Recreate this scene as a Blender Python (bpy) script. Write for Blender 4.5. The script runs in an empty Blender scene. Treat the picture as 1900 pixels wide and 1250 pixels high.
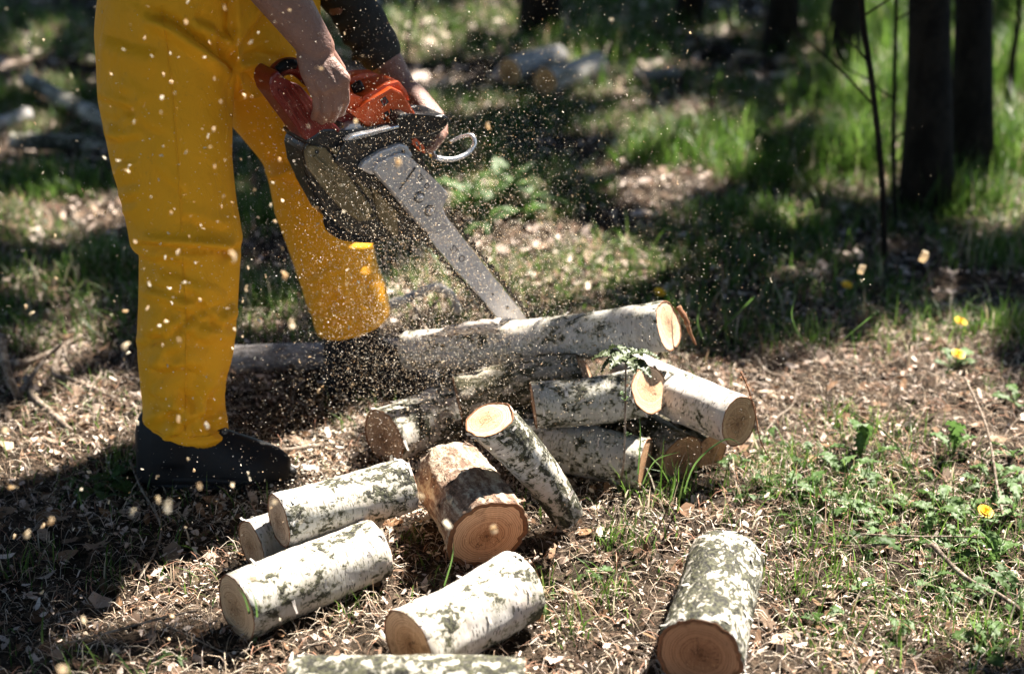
import bpy, bmesh, math, random
import numpy as np
from mathutils import Vector, Matrix, noise as mnoise

rnd = random.Random(7)
rng = np.random.default_rng(7)
scene = bpy.context.scene
COL = scene.collection

# ------------------------------------------------------------------ camera
TH = math.radians(22.8)
FPX = 50.0 / 36.0 * 1900.0
CAM = np.array([0.0, 0.0, 1.43])
FW = np.array([0.0, math.cos(TH), -math.sin(TH)])
UPV = np.array([0.0, math.sin(TH), math.cos(TH)])
cd = bpy.data.cameras.new('camera')
cd.sensor_width = 36.0
cd.lens = 50.0
cd.clip_start = 0.05
cd.clip_end = 500.0
cd.dof.use_dof = True
cd.dof.focus_distance = 2.66
cd.dof.aperture_fstop = 2.0
cam = bpy.data.objects.new('camera', cd)
cam.location = CAM
cam.rotation_euler = (math.pi / 2 - TH, 0, 0)
COL.objects.link(cam)
scene.camera = cam

# ------------------------------------------------------------------ world, sun, exposure
SUN = np.array([0.40, 0.47, 0.79])
SUN /= np.linalg.norm(SUN)
world = bpy.data.worlds.new('World')
scene.world = world
world.use_nodes = True
wn = world.node_tree.nodes
wl = world.node_tree.links
sky = wn.new('ShaderNodeTexSky')
sky.sky_type = 'NISHITA'
sky.sun_disc = False
sky.air_density = 0.7
sky.dust_density = 0.1
sky.sun_elevation = math.asin(SUN[2])
sky.sun_rotation = math.atan2(SUN[0], SUN[1])
wl.new(sky.outputs['Color'], wn['Background'].inputs['Color'])
wn['Background'].inputs['Strength'].default_value = 0.05
ld = bpy.data.lights.new('sun', 'SUN')
ld.energy = 5.0
ld.angle = math.radians(0.55)
ld.color = (1.0, 0.93, 0.83)
sun = bpy.data.objects.new('sun', ld)
sun.rotation_euler = Vector(SUN).to_track_quat('Z', 'Y').to_euler()
sun.location = (6, 7, 12)
COL.objects.link(sun)
scene.view_settings.view_transform = 'Standard'
scene.view_settings.look = 'None'
scene.view_settings.gamma = 1.0
scene.view_settings.use_curve_mapping = False
scene.view_settings.exposure = 2.5
cy = scene.cycles
cy.use_denoising = True
try:
    cy.denoiser = 'OPENIMAGEDENOISE'
except Exception:
    pass
cy.max_bounces = 7
cy.diffuse_bounces = 4
cy.glossy_bounces = 3
cy.transmission_bounces = 3
cy.sample_clamp_indirect = 6.0


# ------------------------------------------------------------------ pixel <-> world helpers
def ray(px, py):
    return FW * FPX + np.array([1.0, 0, 0]) * (px - 950.0) + UPV * (625.0 - py)


def atZ(px, py, z):
    d = ray(px, py)
    return CAM + d * ((z - CAM[2]) / d[2])


def atY(px, py, y):
    d = ray(px, py)
    return CAM + d * (y / d[1])


def proj(P):
    P = np.asarray(P) - CAM
    dep = P @ FW
    return 950 + FPX * P[..., 0] / dep, 625 - FPX * (P @ UPV) / dep, dep


def gz(x, y):
    return (0.010 * np.sin(3.1 * x + 1) * np.cos(2.7 * y + .4) + 0.006 * np.sin(7.3 * x + 2.1 * y)
            + 0.004 * np.cos(11 * y - 5 * x)) - 0.004


# ------------------------------------------------------------------ materials
def new_mat(name):
    m = bpy.data.materials.new(name)
    m.use_nodes = True
    return m, m.node_tree.nodes, m.node_tree.links, m.node_tree.nodes['Principled BSDF']


def N(nodes, t, **kw):
    n = nodes.new(t)
    for k, v in kw.items():
        setattr(n, k, v)
    return n


def ramp(nodes, stops, interp='LINEAR'):
    r = nodes.new('ShaderNodeValToRGB')
    r.color_ramp.interpolation = interp
    e = r.color_ramp.elements
    while len(e) < len(stops):
        e.new(0.5)
    for i, (p, c) in enumerate(stops):
        e[i].position = p
        e[i].color = (c[0], c[1], c[2], 1) if not isinstance(c, (int, float)) else (c, c, c, 1)
    return r


def mixc(nodes, links, fac, a, b, mode='MIX'):
    n = nodes.new('ShaderNodeMix')
    n.data_type = 'RGBA'
    n.blend_type = mode
    for sock, v in ((n.inputs[0], fac), (n.inputs[6], a), (n.inputs[7], b)):
        if hasattr(v, 'links'):
            links.new(v, sock)
        elif isinstance(v, (int, float)):
            sock.default_value = v
        else:
            sock.default_value = (v[0], v[1], v[2], 1)
    return n.outputs[2]


def math_n(nodes, links, op, a, b=None, c=None, clamp=False):
    n = nodes.new('ShaderNodeMath')
    n.operation = op
    n.use_clamp = clamp
    for i, v in enumerate((a, b, c)):
        if v is None:
            continue
        if hasattr(v, 'links'):
            links.new(v, n.inputs[i])
        else:
            n.inputs[i].default_value = v
    return n.outputs[0]


def tex_noise(nodes, links, vec, scale, detail=4, rough=.55, dist=0):
    n = nodes.new('ShaderNodeTexNoise')
    n.inputs['Scale'].default_value = scale
    n.inputs['Detail'].default_value = detail
    n.inputs['Roughness'].default_value = rough
    n.inputs['Distortion'].default_value = dist
    if vec is not None:
        links.new(vec, n.inputs['Vector'])
    return n.outputs[0]


def mapping(nodes, links, vec, scale=(1, 1, 1), loc=None):
    n = nodes.new('ShaderNodeMapping')
    n.inputs['Scale'].default_value = scale
    links.new(vec, n.inputs['Vector'])
    if loc is not None:
        links.new(loc, n.inputs['Location'])
    return n.outputs[0]


def bump(nodes, links, h, bsdf, strength=.5, dist=.005):
    b = nodes.new('ShaderNodeBump')
    b.inputs['Strength'].default_value = strength
    b.inputs['Distance'].default_value = dist
    links.new(h, b.inputs['Height'])
    links.new(b.outputs[0], bsdf.inputs['Normal'])


def obj_attr(nodes, name):
    a = nodes.new('ShaderNodeAttribute')
    a.attribute_type = 'OBJECT'
    a.attribute_name = name
    return a


def simple_mat(name, color, rough=.6, metal=0, var=.25, scale=40, bmp=.2, spec=.5, bdist=.002):
    m, n, l, b = new_mat(name)
    tc = n.new('ShaderNodeTexCoord').outputs['Object']
    f = tex_noise(n, l, tc, scale, 6, .6)
    c = mixc(n, l, f, [v * (1 - var) for v in color], [min(1, v * (1 + var)) for v in color])
    l.new(c, b.inputs['Base Color'])
    b.inputs['Roughness'].default_value = rough
    b.inputs['Metallic'].default_value = metal
    b.inputs['Specular IOR Level'].default_value = spec
    if bmp:
        bump(n, l, f, b, bmp, bdist)
    return m


def make_birch():
    m, n, l, b = new_mat('birch_bark')
    tc = n.new('ShaderNodeTexCoord').outputs['Object']
    sd = obj_attr(n, 'seed').outputs['Fac']
    comb = n.new('ShaderNodeCombineXYZ')
    for i in range(3):
        l.new(math_n(n, l, 'MULTIPLY', sd, (1.7, 3.1, 2.3)[i]), comb.inputs[i])
    off = comb.outputs[0]
    vadd = n.new('ShaderNodeVectorMath')
    vadd.operation = 'ADD'
    l.new(tc, vadd.inputs[0])
    l.new(off, vadd.inputs[1])
    v = vadd.outputs[0]
    # thin papery bands running round the stem
    band = tex_noise(n, l, mapping(n, l, v, (9, 9, 60)), 1.0, 6, .65)
    blot = tex_noise(n, l, v, 22, 5, .6)
    fine = tex_noise(n, l, mapping(n, l, v, (90, 90, 400)), 1.0, 3, .6)
    tint = tex_noise(n, l, v, 7, 3, .5)
    c = ramp(n, [(0.25, (.20, .178, .162)), (.42, (.40, .368, .34)), (.60, (.57, .54, .505)), (.8, (.44, .395, .35))])
    l.new(band, c.inputs[0])
    base = mixc(n, l, ramp_out(n, l, tint, .45, .75), c.outputs[0], (.46, .375, .32))
    grey = obj_attr(n, 'grey').outputs['Fac']
    base = mixc(n, l, math_n(n, l, 'MULTIPLY', grey, blot), base, (.22, .23, .21))
    # lenticel dashes
    dashes = []
    for sc, thr, pres in (((75, 75, 260), .30, .42), ((38, 38, 150), .24, .52)):
        vo = n.new('ShaderNodeTexVoronoi')
        vo.feature = 'F1'
        vo.inputs['Scale'].default_value = 1.0
        vo.inputs['Randomness'].default_value = 1.0
        l.new(mapping(n, l, v, sc), vo.inputs['Vector'])
        near = math_n(n, l, 'LESS_THAN', vo.outputs['Distance'], thr)
        sep = n.new('ShaderNodeSeparateColor')
        l.new(vo.outputs['Color'], sep.inputs[0])
        dashes.append(math_n(n, l, 'MULTIPLY', near, math_n(n, l, 'GREATER_THAN', sep.outputs[0], pres)))
    dash = math_n(n, l, 'MAXIMUM', dashes[0], dashes[1])
    base = mixc(n, l, math_n(n, l, 'MULTIPLY', dash, .86), base, (.05, .045, .035))
    # moss, lichen and black rough patches
    moss = obj_attr(n, 'moss').outputs['Fac']
    pn = tex_noise(n, l, mapping(n, l, v, (15, 15, 11)), 1.0, 9, .66, .4)
    pns = tex_noise(n, l, mapping(n, l, v, (52, 52, 40)), 1.0, 8, .7, .6)
    scaly = obj_attr(n, 'scaly').outputs['Fac']
    pn = math_n(n, l, 'ADD', math_n(n, l, 'MULTIPLY', pn, math_n(n, l, 'SUBTRACT', 1.0, math_n(n, l, 'MULTIPLY', scaly, .62))), math_n(n, l, 'MULTIPLY', pns, math_n(n, l, 'MULTIPLY', scaly, .62)))
    pn2 = tex_noise(n, l, v, 130, 4, .6)
    pm = math_n(n, l, 'ADD', pn, math_n(n, l, 'MULTIPLY', math_n(n, l, 'SUBTRACT', pn2, .5), .22))
    lvl = math_n(n, l, 'ADD', pm, math_n(n, l, 'MULTIPLY', moss, .42))
    lich = ramp_out(n, l, lvl, .655, .69)
    dark = ramp_out(n, l, lvl, .69, .715)
    lc = mixc(n, l, pn2, (.10, .095, .06), (.40, .375, .29))
    # scattered small dirt flecks and greenish algae film
    fl = tex_noise(n, l, mapping(n, l, v, (120, 120, 220)), 1.0, 5, .7)
    base = mixc(n, l, math_n(n, l, 'MULTIPLY', ramp_out(n, l, math_n(n, l, 'MULTIPLY_ADD', pn, .5, fl), .86, .95), .8), base, (.10, .095, .06))
    base = mixc(n, l, math_n(n, l, 'MULTIPLY', ramp_out(n, l, lvl, .54, .68), .45), base, (.37, .35, .28))
    base = mixc(n, l, math_n(n, l, 'MULTIPLY', lich, .75), base, lc)
    dc = mixc(n, l, ramp_out(n, l, pn2, .4, .65), (.012, .011, .009), (.075, .074, .042))
    base = mixc(n, l, dark, base, dc)
    l.new(base, b.inputs['Base Color'])
    b.inputs['Roughness'].default_value = .72
    b.inputs['Specular IOR Level'].default_value = .25
    h = math_n(n, l, 'ADD', math_n(n, l, 'MULTIPLY', band, .35), math_n(n, l, 'MULTIPLY', fine, .15))
    h = math_n(n, l, 'SUBTRACT', h, math_n(n, l, 'MULTIPLY', dash, .25))
    h = math_n(n, l, 'ADD', h, math_n(n, l, 'MULTIPLY', dark, math_n(n, l, 'MULTIPLY_ADD', pn2, 1.6, -.5)))
    bump(n, l, h, b, .9, .004)
    return m


def ramp_out(n, l, val, a, bb):
    mr = n.new('ShaderNodeMapRange')
    mr.interpolation_type = 'SMOOTHSTEP'
    mr.inputs[1].default_value = a
    mr.inputs[2].default_value = bb
    l.new(val, mr.inputs[0])
    return mr.outputs[0]


def make_rough_bark(name, c1, c2, c3, sc=1.0):
    m, n, l, b = new_mat(name)
    tc = n.new('ShaderNodeTexCoord').outputs['Object']
    a = tex_noise(n, l, mapping(n, l, tc, (38 * sc, 38 * sc, 16 * sc)), 1.0, 9, .68, .3)
    f = tex_noise(n, l, tc, 120 * sc, 5, .65)
    r = ramp(n, [(.30, c1), (.47, c2), (.60, c3), (.78, c2)])
    l.new(math_n(n, l, 'MULTIPLY_ADD', math_n(n, l, 'SUBTRACT', f, .5), .35, a), r.inputs[0])
    l.new(r.outputs[0], b.inputs['Base Color'])
    b.inputs['Roughness'].default_value = .9
    b.inputs['Specular IOR Level'].default_value = .15
    bump(n, l, math_n(n, l, 'ADD', a, math_n(n, l, 'MULTIPLY', f, .4)), b, 1.0, .012 / sc)
    return m


def make_cut():
    m, n, l, b = new_mat('cut_wood')
    tc = n.new('ShaderNodeTexCoord').outputs['Object']
    oi = n.new('ShaderNodeObjectInfo')
    sep = n.new('ShaderNodeSeparateXYZ')
    w = tex_noise(n, l, tc, 16, 3, .5)
    l.new(tc, sep.inputs[0])
    cxy = n.new('ShaderNodeCombineXYZ')
    ox = math_n(n, l, 'MULTIPLY_ADD', oi.outputs['Random'], .016, -.008)
    l.new(math_n(n, l, 'ADD', sep.outputs[0], ox), cxy.inputs[0])
    l.new(math_n(n, l, 'SUBTRACT', sep.outputs[1], ox), cxy.inputs[1])
    ln = n.new('ShaderNodeVectorMath')
    ln.operation = 'LENGTH'
    l.new(cxy.outputs[0], ln.inputs[0])
    r = math_n(n, l, 'MULTIPLY_ADD', math_n(n, l, 'SUBTRACT', w, .5), .016, ln.outputs['Value'])
    wob = tex_noise(n, l, None, 1, 2)
    n1 = n.new('ShaderNodeTexNoise')
    n1.noise_dimensions = '1D'
    n1.inputs['Scale'].default_value = 150
    n1.inputs['Detail'].default_value = 2
    l.new(r, n1.inputs['W'])
    ring = math_n(n, l, 'SINE', math_n(n, l, 'MULTIPLY_ADD', n1.outputs[0], 5.0, math_n(n, l, 'MULTIPLY', r, 1500)))
    ring = math_n(n, l, 'POWER', math_n(n, l, 'MULTIPLY_ADD', ring, .5, .5), 3.0)
    ring = math_n(n, l, 'MULTIPLY', ring, ramp_out(n, l, n1.outputs[0], .35, .6))
    saw = tex_noise(n, l, mapping(n, l, tc, (30, 500, 60)), 1.0, 3, .6)
    spk = tex_noise(n, l, tc, 260, 3, .6)
    rad = ramp(n, [(0.0, (.12, .07, .04)), (.08, (.30, .19, .115)), (.40, (.47, .325, .215)), (.85, (.60, .46, .335))])
    l.new(math_n(n, l, 'MULTIPLY', r, 15.0), rad.inputs[0])
    c = mixc(n, l, math_n(n, l, 'MULTIPLY', ring, .75), rad.outputs[0], (.15, .08, .04))
    c = mixc(n, l, math_n(n, l, 'MULTIPLY', ramp_out(n, l, saw, .45, .8), .35), c, (.75, .6, .45))
    c = mixc(n, l, ramp_out(n, l, spk, .62, .72), c, (.72, .6, .45))
    st = ramp_out(n, l, tex_noise(n, l, tc, 26, 4, .6), .58, .72)
    c = mixc(n, l, math_n(n, l, 'MULTIPLY', st, .6), c, (.13, .08, .05))
    # drying cracks that run out from the heart
    at2 = math_n(n, l, 'ARCTAN2', math_n(n, l, 'ADD', sep.outputs[1], .004), sep.outputs[0])
    cn = n.new('ShaderNodeTexNoise')
    cn.noise_dimensions = '2D'
    cn.inputs['Scale'].default_value = 1.0
    cn.inputs['Detail'].default_value = 3
    cv = n.new('ShaderNodeCombineXYZ')
    l.new(math_n(n, l, 'MULTIPLY_ADD', w, .9, math_n(n, l, 'MULTIPLY', at2, 1.6)), cv.inputs[0])
    l.new(math_n(n, l, 'MULTIPLY_ADD', r, 14.0, math_n(n, l, 'MULTIPLY', oi.outputs['Random'], 50.0)), cv.inputs[1])
    l.new(cv.outputs[0], cn.inputs['Vector'])
    cr = math_n(n, l, 'ABSOLUTE', math_n(n, l, 'SUBTRACT', cn.outputs[0], .5))
    crk = math_n(n, l, 'SUBTRACT', 1.0, ramp_out(n, l, cr, .004, .016))
    crk = math_n(n, l, 'MULTIPLY', crk, math_n(n, l, 'SUBTRACT', 1.0, ramp_out(n, l, r, .022, .042)))
    c = mixc(n, l, math_n(n, l, 'MULTIPLY', crk, .8), c, (.06, .035, .02))
    c = mixc(n, l, 1.0, c, oi.outputs['Color'], 'MULTIPLY')
    l.new(c, b.inputs['Base Color'])
    b.inputs['Roughness'].default_value = .85
    b.inputs['Specular IOR Level'].default_value = .2
    bump(n, l, math_n(n, l, 'ADD', saw, math_n(n, l, 'MULTIPLY', ring, -.3)), b, .5, .0015)
    return m


def make_vcol(name, rough=.8, transl=0.0, spec=.2):
    m, n, l, b = new_mat(name)
    ca = n.new('ShaderNodeVertexColor')
    ca.layer_name = 'col'
    col = ca.outputs[0]
    l.new(col, b.inputs['Base Color'])
    b.inputs['Roughness'].default_value = rough
    b.inputs['Specular IOR Level'].default_value = spec
    if transl:
        t = n.new('ShaderNodeBsdfTranslucent')
        l.new(col, t.inputs[0])
        mx = n.new('ShaderNodeMixShader')
        mx.inputs[0].default_value = transl
        l.new(b.outputs[0], mx.inputs[1])
        l.new(t.outputs[0], mx.inputs[2])
        l.new(mx.outputs[0], n['Material Output'].inputs[0])
    return m


def make_leaf(name, c1, c2, transl=.35, rough=.5, spec=.4, vein=False):
    m, n, l, b = new_mat(name)
    tc = n.new('ShaderNodeTexCoord').outputs['Object']
    oi = n.new('ShaderNodeObjectInfo')
    f = tex_noise(n, l, tc, 60, 4, .6)
    f2 = math_n(n, l, 'ADD', math_n(n, l, 'MULTIPLY', f, .7), math_n(n, l, 'MULTIPLY', oi.outputs['Random'], .35))
    c = mixc(n, l, f2, c1, c2)
    l.new(c, b.inputs['Base Color'])
    b.inputs['Roughness'].default_value = rough
    b.inputs['Specular IOR Level'].default_value = spec
    bump(n, l, f, b, .35, .002)
    t = n.new('ShaderNodeBsdfTranslucent')
    l.new(c, t.inputs[0])
    mx = n.new('ShaderNodeMixShader')
    mx.inputs[0].default_value = transl
    l.new(b.outputs[0], mx.inputs[1])
    l.new(t.outputs[0], mx.inputs[2])
    l.new(mx.outputs[0], n['Material Output'].inputs[0])
    return m


def make_soil():
    m, n, l, b = new_mat('forest_soil')
    tc = n.new('ShaderNodeTexCoord').outputs['Object']
    a = tex_noise(n, l, tc, 9, 8, .65)
    f = tex_noise(n, l, tc, 90, 6, .7)
    r = ramp(n, [(.3, (.012, .009, .006)), (.5, (.032, .023, .016)), (.62, (.075, .054, .038)), (.75, (.13, .095, .07))])
    l.new(math_n(n, l, 'MULTIPLY_ADD', math_n(n, l, 'SUBTRACT', f, .5), .8, a), r.inputs[0])
    l.new(r.outputs[0], b.inputs['Base Color'])
    b.inputs['Roughness'].default_value = .95
    b.inputs['Specular IOR Level'].default_value = .1
    bump(n, l, math_n(n, l, 'ADD', a, f), b, .9, .012)
    return m


def make_fabric():
    m, n, l, b = new_mat('yellow_waterproof_cloth')
    tc = n.new('ShaderNodeTexCoord').outputs['Object']
    a = tex_noise(n, l, tc, 5, 5, .6)
    f = tex_noise(n, l, tc, 700, 2, .6)
    w = tex_noise(n, l, mapping(n, l, tc, (17, 17, 10)), 1.0, 6, .6, 1.4)
    sp = tex_noise(n, l, tc, 55, 6, .7)
    c = mixc(n, l, a, (.66, .285, .006), (.78, .365, .010))
    c = mixc(n, l, math_n(n, l, 'MULTIPLY', ramp_out(n, l, sp, .58, .75), .35), c, (.34, .18, .03))
    l.new(c, b.inputs['Base Color'])
    b.inputs['Roughness'].default_value = .68
    b.inputs['Specular IOR Level'].default_value = .22
    h = math_n(n, l, 'ADD', math_n(n, l, 'MULTIPLY', w, 1.0), math_n(n, l, 'MULTIPLY', f, .02))
    bump(n, l, h, b, .55, .012)
    return m


def make_skin():
    m, n, l, b = new_mat('skin')
    tc = n.new('ShaderNodeTexCoord').outputs['Object']
    a = tex_noise(n, l, tc, 30, 6, .65)
    f = tex_noise(n, l, tc, 160, 4, .65)
    c = mixc(n, l, a, (.17, .08, .056), (.32, .165, .118))
    c = mixc(n, l, math_n(n, l, 'MULTIPLY', ramp_out(n, l, f, .5, .7), .4), c, (.22, .10, .07))
    l.new(c, b.inputs['Base Color'])
    b.inputs['Roughness'].default_value = .5
    b.inputs['Subsurface Weight'].default_value = .08
    b.inputs['Subsurface Radius'].default_value = (.01, .004, .002)
    bump(n, l, math_n(n, l, 'ADD', a, f), b, .7, .005)
    return m


def dusty(name, color, dust=(.45, .33, .2), amount=.55, rough=.5, metal=0, sc=1.0, spec=.4):
    """Paint or plastic with specks of sawdust stuck on it."""
    m, n, l, b = new_mat(name)
    tc = n.new('ShaderNodeTexCoord').outputs['Object']
    a = tex_noise(n, l, tc, 35 * sc, 7, .7)
    f = tex_noise(n, l, tc, 420, 3, .6)
    c = mixc(n, l, a, [v * .7 for v in color], [min(1, v * 1.25) for v in color])
    d = ramp_out(n, l, math_n(n, l, 'MULTIPLY_ADD', a, .6, math_n(n, l, 'MULTIPLY', f, .6)), .60, .78)
    c = mixc(n, l, math_n(n, l, 'MULTIPLY', d, amount), c, dust)
    l.new(c, b.inputs['Base Color'])
    b.inputs['Metallic'].default_value = metal
    b.inputs['Specular IOR Level'].default_value = spec
    l.new(math_n(n, l, 'MULTIPLY_ADD', d, .3, rough), b.inputs['Roughness'])
    bump(n, l, f, b, .25, .001)
    return m


M = {}
M['birch'] = make_birch()
M['rough_bark'] = make_rough_bark('flaky_bark', (.025, .02, .014), (.24, .155, .11), (.52, .46, .35))
M['mossy_bark'] = make_rough_bark('mossy_bark', (.02, .018, .013), (.075, .07, .04), (.36, .32, .26))
M['grey_bark'] = make_rough_bark('grey_bark', (.07, .06, .055), (.24, .215, .20), (.42, .39, .37), 1.4)
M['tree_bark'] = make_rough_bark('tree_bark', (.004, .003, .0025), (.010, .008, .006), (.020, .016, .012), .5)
M['twig'] = make_rough_bark('twig_bark', (.05, .035, .025), (.16, .12, .09), (.32, .27, .22), 2.0)
M['bark_edge'] = simple_mat('bark_edge', (.16, .065, .025), .9, var=.6, scale=180, bmp=.6)
M['cut'] = make_cut()
M['soil'] = make_soil()
M['litter'] = make_vcol('litter', .85, .08)
M['grass'] = make_vcol('grass', .45, .5, .35)
M['dust'] = make_vcol('sawdust', .8, .5)
M['canopy'] = make_leaf('tree_leaves', (.03, .06, .012), (.07, .12, .025), .3)
M['dandelion'] = make_leaf('dandelion_leaf', (.04, .09, .017), (.10, .17, .047), .45, .55, .35)
M['raspberry'] = make_leaf('seedling_leaf', (.03, .05, .018), (.085, .105, .045), .2, .5, .35)
M['dry_leaf'] = make_leaf('dry_leaf', (.14, .08, .05), (.32, .24, .175), .15, .8, .2)
M['yellow'] = simple_mat('yellow_petals', (.85, .50, .01), .6, var=.2, scale=200)
M['cloth'] = make_fabric()
M['skin'] = make_skin()
M['shirt'] = simple_mat('dark_shirt', (.022, .020, .016), .9, var=.4, scale=60, bmp=.5, bdist=.006)
M['hair'] = simple_mat('hair', (.06, .05, .045), .8, var=.4, scale=200, bmp=.6)
M['rubber'] = dusty('black_rubber', (.008, .008, .009), (.05, .036, .025), .3, .5, spec=.18)
M['orange'] = dusty('orange_plastic', (.62, .085, .012), (.5, .3, .2), .35, .38)
M['darkred'] = dusty('dark_red_plastic', (.16, .012, .008), (.35, .14, .09), .4, .32)
M['black'] = dusty('black_plastic', (.009, .009, .010), (.30, .22, .14), .22, .3, spec=.5)
M['olive'] = dusty('dusty_casing', (.16, .12, .06), (.36, .28, .16), .75, .8, sc=.6)
M['metal'] = dusty('grey_metal', (.42, .41, .42), (.5, .44, .38), .5, .42, .35)
M['bar'] = dusty('bar_steel', (.55, .54, .56), (.55, .48, .42), .45, .38, .45)
M['chain'] = dusty('chain_steel', (.05, .045, .04), (.2, .15, .1), .5, .5, .6)
M['chrome'] = dusty('bright_tube', (.65, .65, .66), (.5, .45, .4), .2, .25, .8)
M['ink'] = dusty('dark_ink', (.03, .028, .027), (.42, .38, .35), .9, .7)


# ------------------------------------------------------------------ mesh helpers
def tag(o, label=None, cat=None, group=None, kind=None):
    if label:
        o['label'] = label
    if cat:
        o['category'] = cat
    if group:
        o['group'] = group
    if kind:
        o['kind'] = kind
    return o


def link(o, parent=None, keep=True):
    COL.objects.link(o)
    if parent is not None:
        o.parent = parent
        if keep:
            o.matrix_parent_inverse = parent.matrix_basis.inverted()
    return o


def empty(name, loc=(0, 0, 0), mat=None):
    o = bpy.data.objects.new(name, None)
    o.empty_display_size = .05
    if mat is not None:
        o.matrix_basis = mat
    else:
        o.location = loc
    COL.objects.link(o)
    return o


def set_smooth(me, on=True):
    me.polygons.foreach_set('use_smooth', np.full(len(me.polygons), on, dtype=bool))


def mesh_of(name, verts, faces, mats, smooth=True, midx=None):
    me = bpy.data.meshes.new(name)
    me.from_pydata([tuple(v) for v in verts], [], [tuple(int(i) for i in f) for f in faces])
    for m in (mats if isinstance(mats, (list, tuple)) else [mats]):
        me.materials.append(m)
    if midx is not None:
        me.polygons.foreach_set('material_index', np.asarray(midx, dtype=np.int32))
    set_smooth(me, smooth)
    me.update()
    return me


def obj(name, me, parent=None, keep=True):
    return link(bpy.data.objects.new(name, me), parent, keep)


def fast_mesh(name, verts, quads=None, tris=None, mat=None, cols=None, smooth=False):
    me = bpy.data.meshes.new(name)
    verts = np.asarray(verts, dtype=np.float32).reshape(-1, 3)
    nq = 0 if quads is None else len(quads)
    nt = 0 if tris is None else len(tris)
    idx = []
    if nq:
        idx.append(np.asarray(quads, dtype=np.int32).ravel())
    if nt:
        idx.append(np.asarray(tris, dtype=np.int32).ravel())
    idx = np.concatenate(idx)
    starts = np.concatenate([np.arange(nq) * 4, nq * 4 + np.arange(nt) * 3]).astype(np.int32)
    tot = np.concatenate([np.full(nq, 4), np.full(nt, 3)]).astype(np.int32)
    me.vertices.add(len(verts))
    me.vertices.foreach_set('co', verts.ravel())
    me.loops.add(len(idx))
    me.loops.foreach_set('vertex_index', idx)
    me.polygons.add(nq + nt)
    me.polygons.foreach_set('loop_start', starts)
    me.polygons.foreach_set('loop_total', tot)
    me.update(calc_edges=True)
    me.validate()
    if cols is not None:
        at = me.color_attributes.new('col', 'FLOAT_COLOR', 'POINT')
        c4 = np.ones((len(verts), 4), dtype=np.float32)
        c4[:, :3] = cols
        at.data.foreach_set('color', c4.ravel())
    if mat is not None:
        me.materials.append(mat)
    set_smooth(me, smooth)
    return me


def tube_data(pts, rad, seg=8, cap=True):
    pts = [np.asarray(p, dtype=float) for p in pts]
    n = len(pts)
    V, F = [], []
    ref = np.array([.13, .27, .95])
    for i, p in enumerate(pts):
        t = pts[min(i + 1, n - 1)] - pts[max(i - 1, 0)]
        t /= np.linalg.norm(t) + 1e-9
        a = np.cross(t, ref)
        if np.linalg.norm(a) < .1:
            a = np.cross(t, np.array([1.0, 0, 0]))
        a /= np.linalg.norm(a)
        bb = np.cross(t, a)
        r = rad[i] if hasattr(rad, '__len__') else rad
        for k in range(seg):
            an = 2 * math.pi * k / seg
            V.append(p + r * (math.cos(an) * a + math.sin(an) * bb))
    for i in range(n - 1):
        for k in range(seg):
            k2 = (k + 1) % seg
            F.append((i * seg + k, i * seg + k2, (i + 1) * seg + k2, (i + 1) * seg + k))
    if cap:
        F.append(tuple(range(seg))[::-1])
        F.append(tuple((n - 1) * seg + k for k in range(seg)))
    return V, F


def merge(parts):
    V, F = [], []
    for v, f in parts:
        o = len(V)
        V.extend(v)
        F.extend([tuple(i + o for i in ff) for ff in f])
    return V, F


def smooth_path(pts, k=4):
    P = [np.asarray(p, float) for p in pts]
    if len(P) < 3:
        return P
    out = []
    for i in range(len(P) - 1):
        p0, p1, p2, p3 = P[max(i - 1, 0)], P[i], P[i + 1], P[min(i + 2, len(P) - 1)]
        for j in range(k):
            t = j / k
            out.append(.5 * ((2 * p1) + (-p0 + p2) * t + (2 * p0 - 5 * p1 + 4 * p2 - p3) * t * t + (-p0 + 3 * p1 - 3 * p2 + p3) * t ** 3))
    out.append(P[-1])
    return out


def remeshed(name, V, F, voxel, smooth_it, mat):
    me = bpy.data.meshes.new(name + '_src')
    me.from_pydata([tuple(v) for v in V], [], F)
    bm = bmesh.new()
    bm.from_mesh(me)
    bmesh.ops.recalc_face_normals(bm, faces=bm.faces)
    bm.to_mesh(me)
    bm.free()
    o = bpy.data.objects.new(name + '_src', me)
    COL.objects.link(o)
    r = o.modifiers.new('r', 'REMESH')
    r.mode = 'VOXEL'
    r.voxel_size = voxel
    if smooth_it:
        s = o.modifiers.new('s', 'SMOOTH')
        s.iterations = smooth_it
        s.factor = .5
    dg = bpy.context.evaluated_depsgraph_get()
    out = bpy.data.meshes.new_from_object(o.evaluated_get(dg))
    out.name = name
    bpy.data.objects.remove(o)
    bpy.data.meshes.remove(me)
    out.materials.clear()
    out.materials.append(mat)
    set_smooth(out)
    return out


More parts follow.
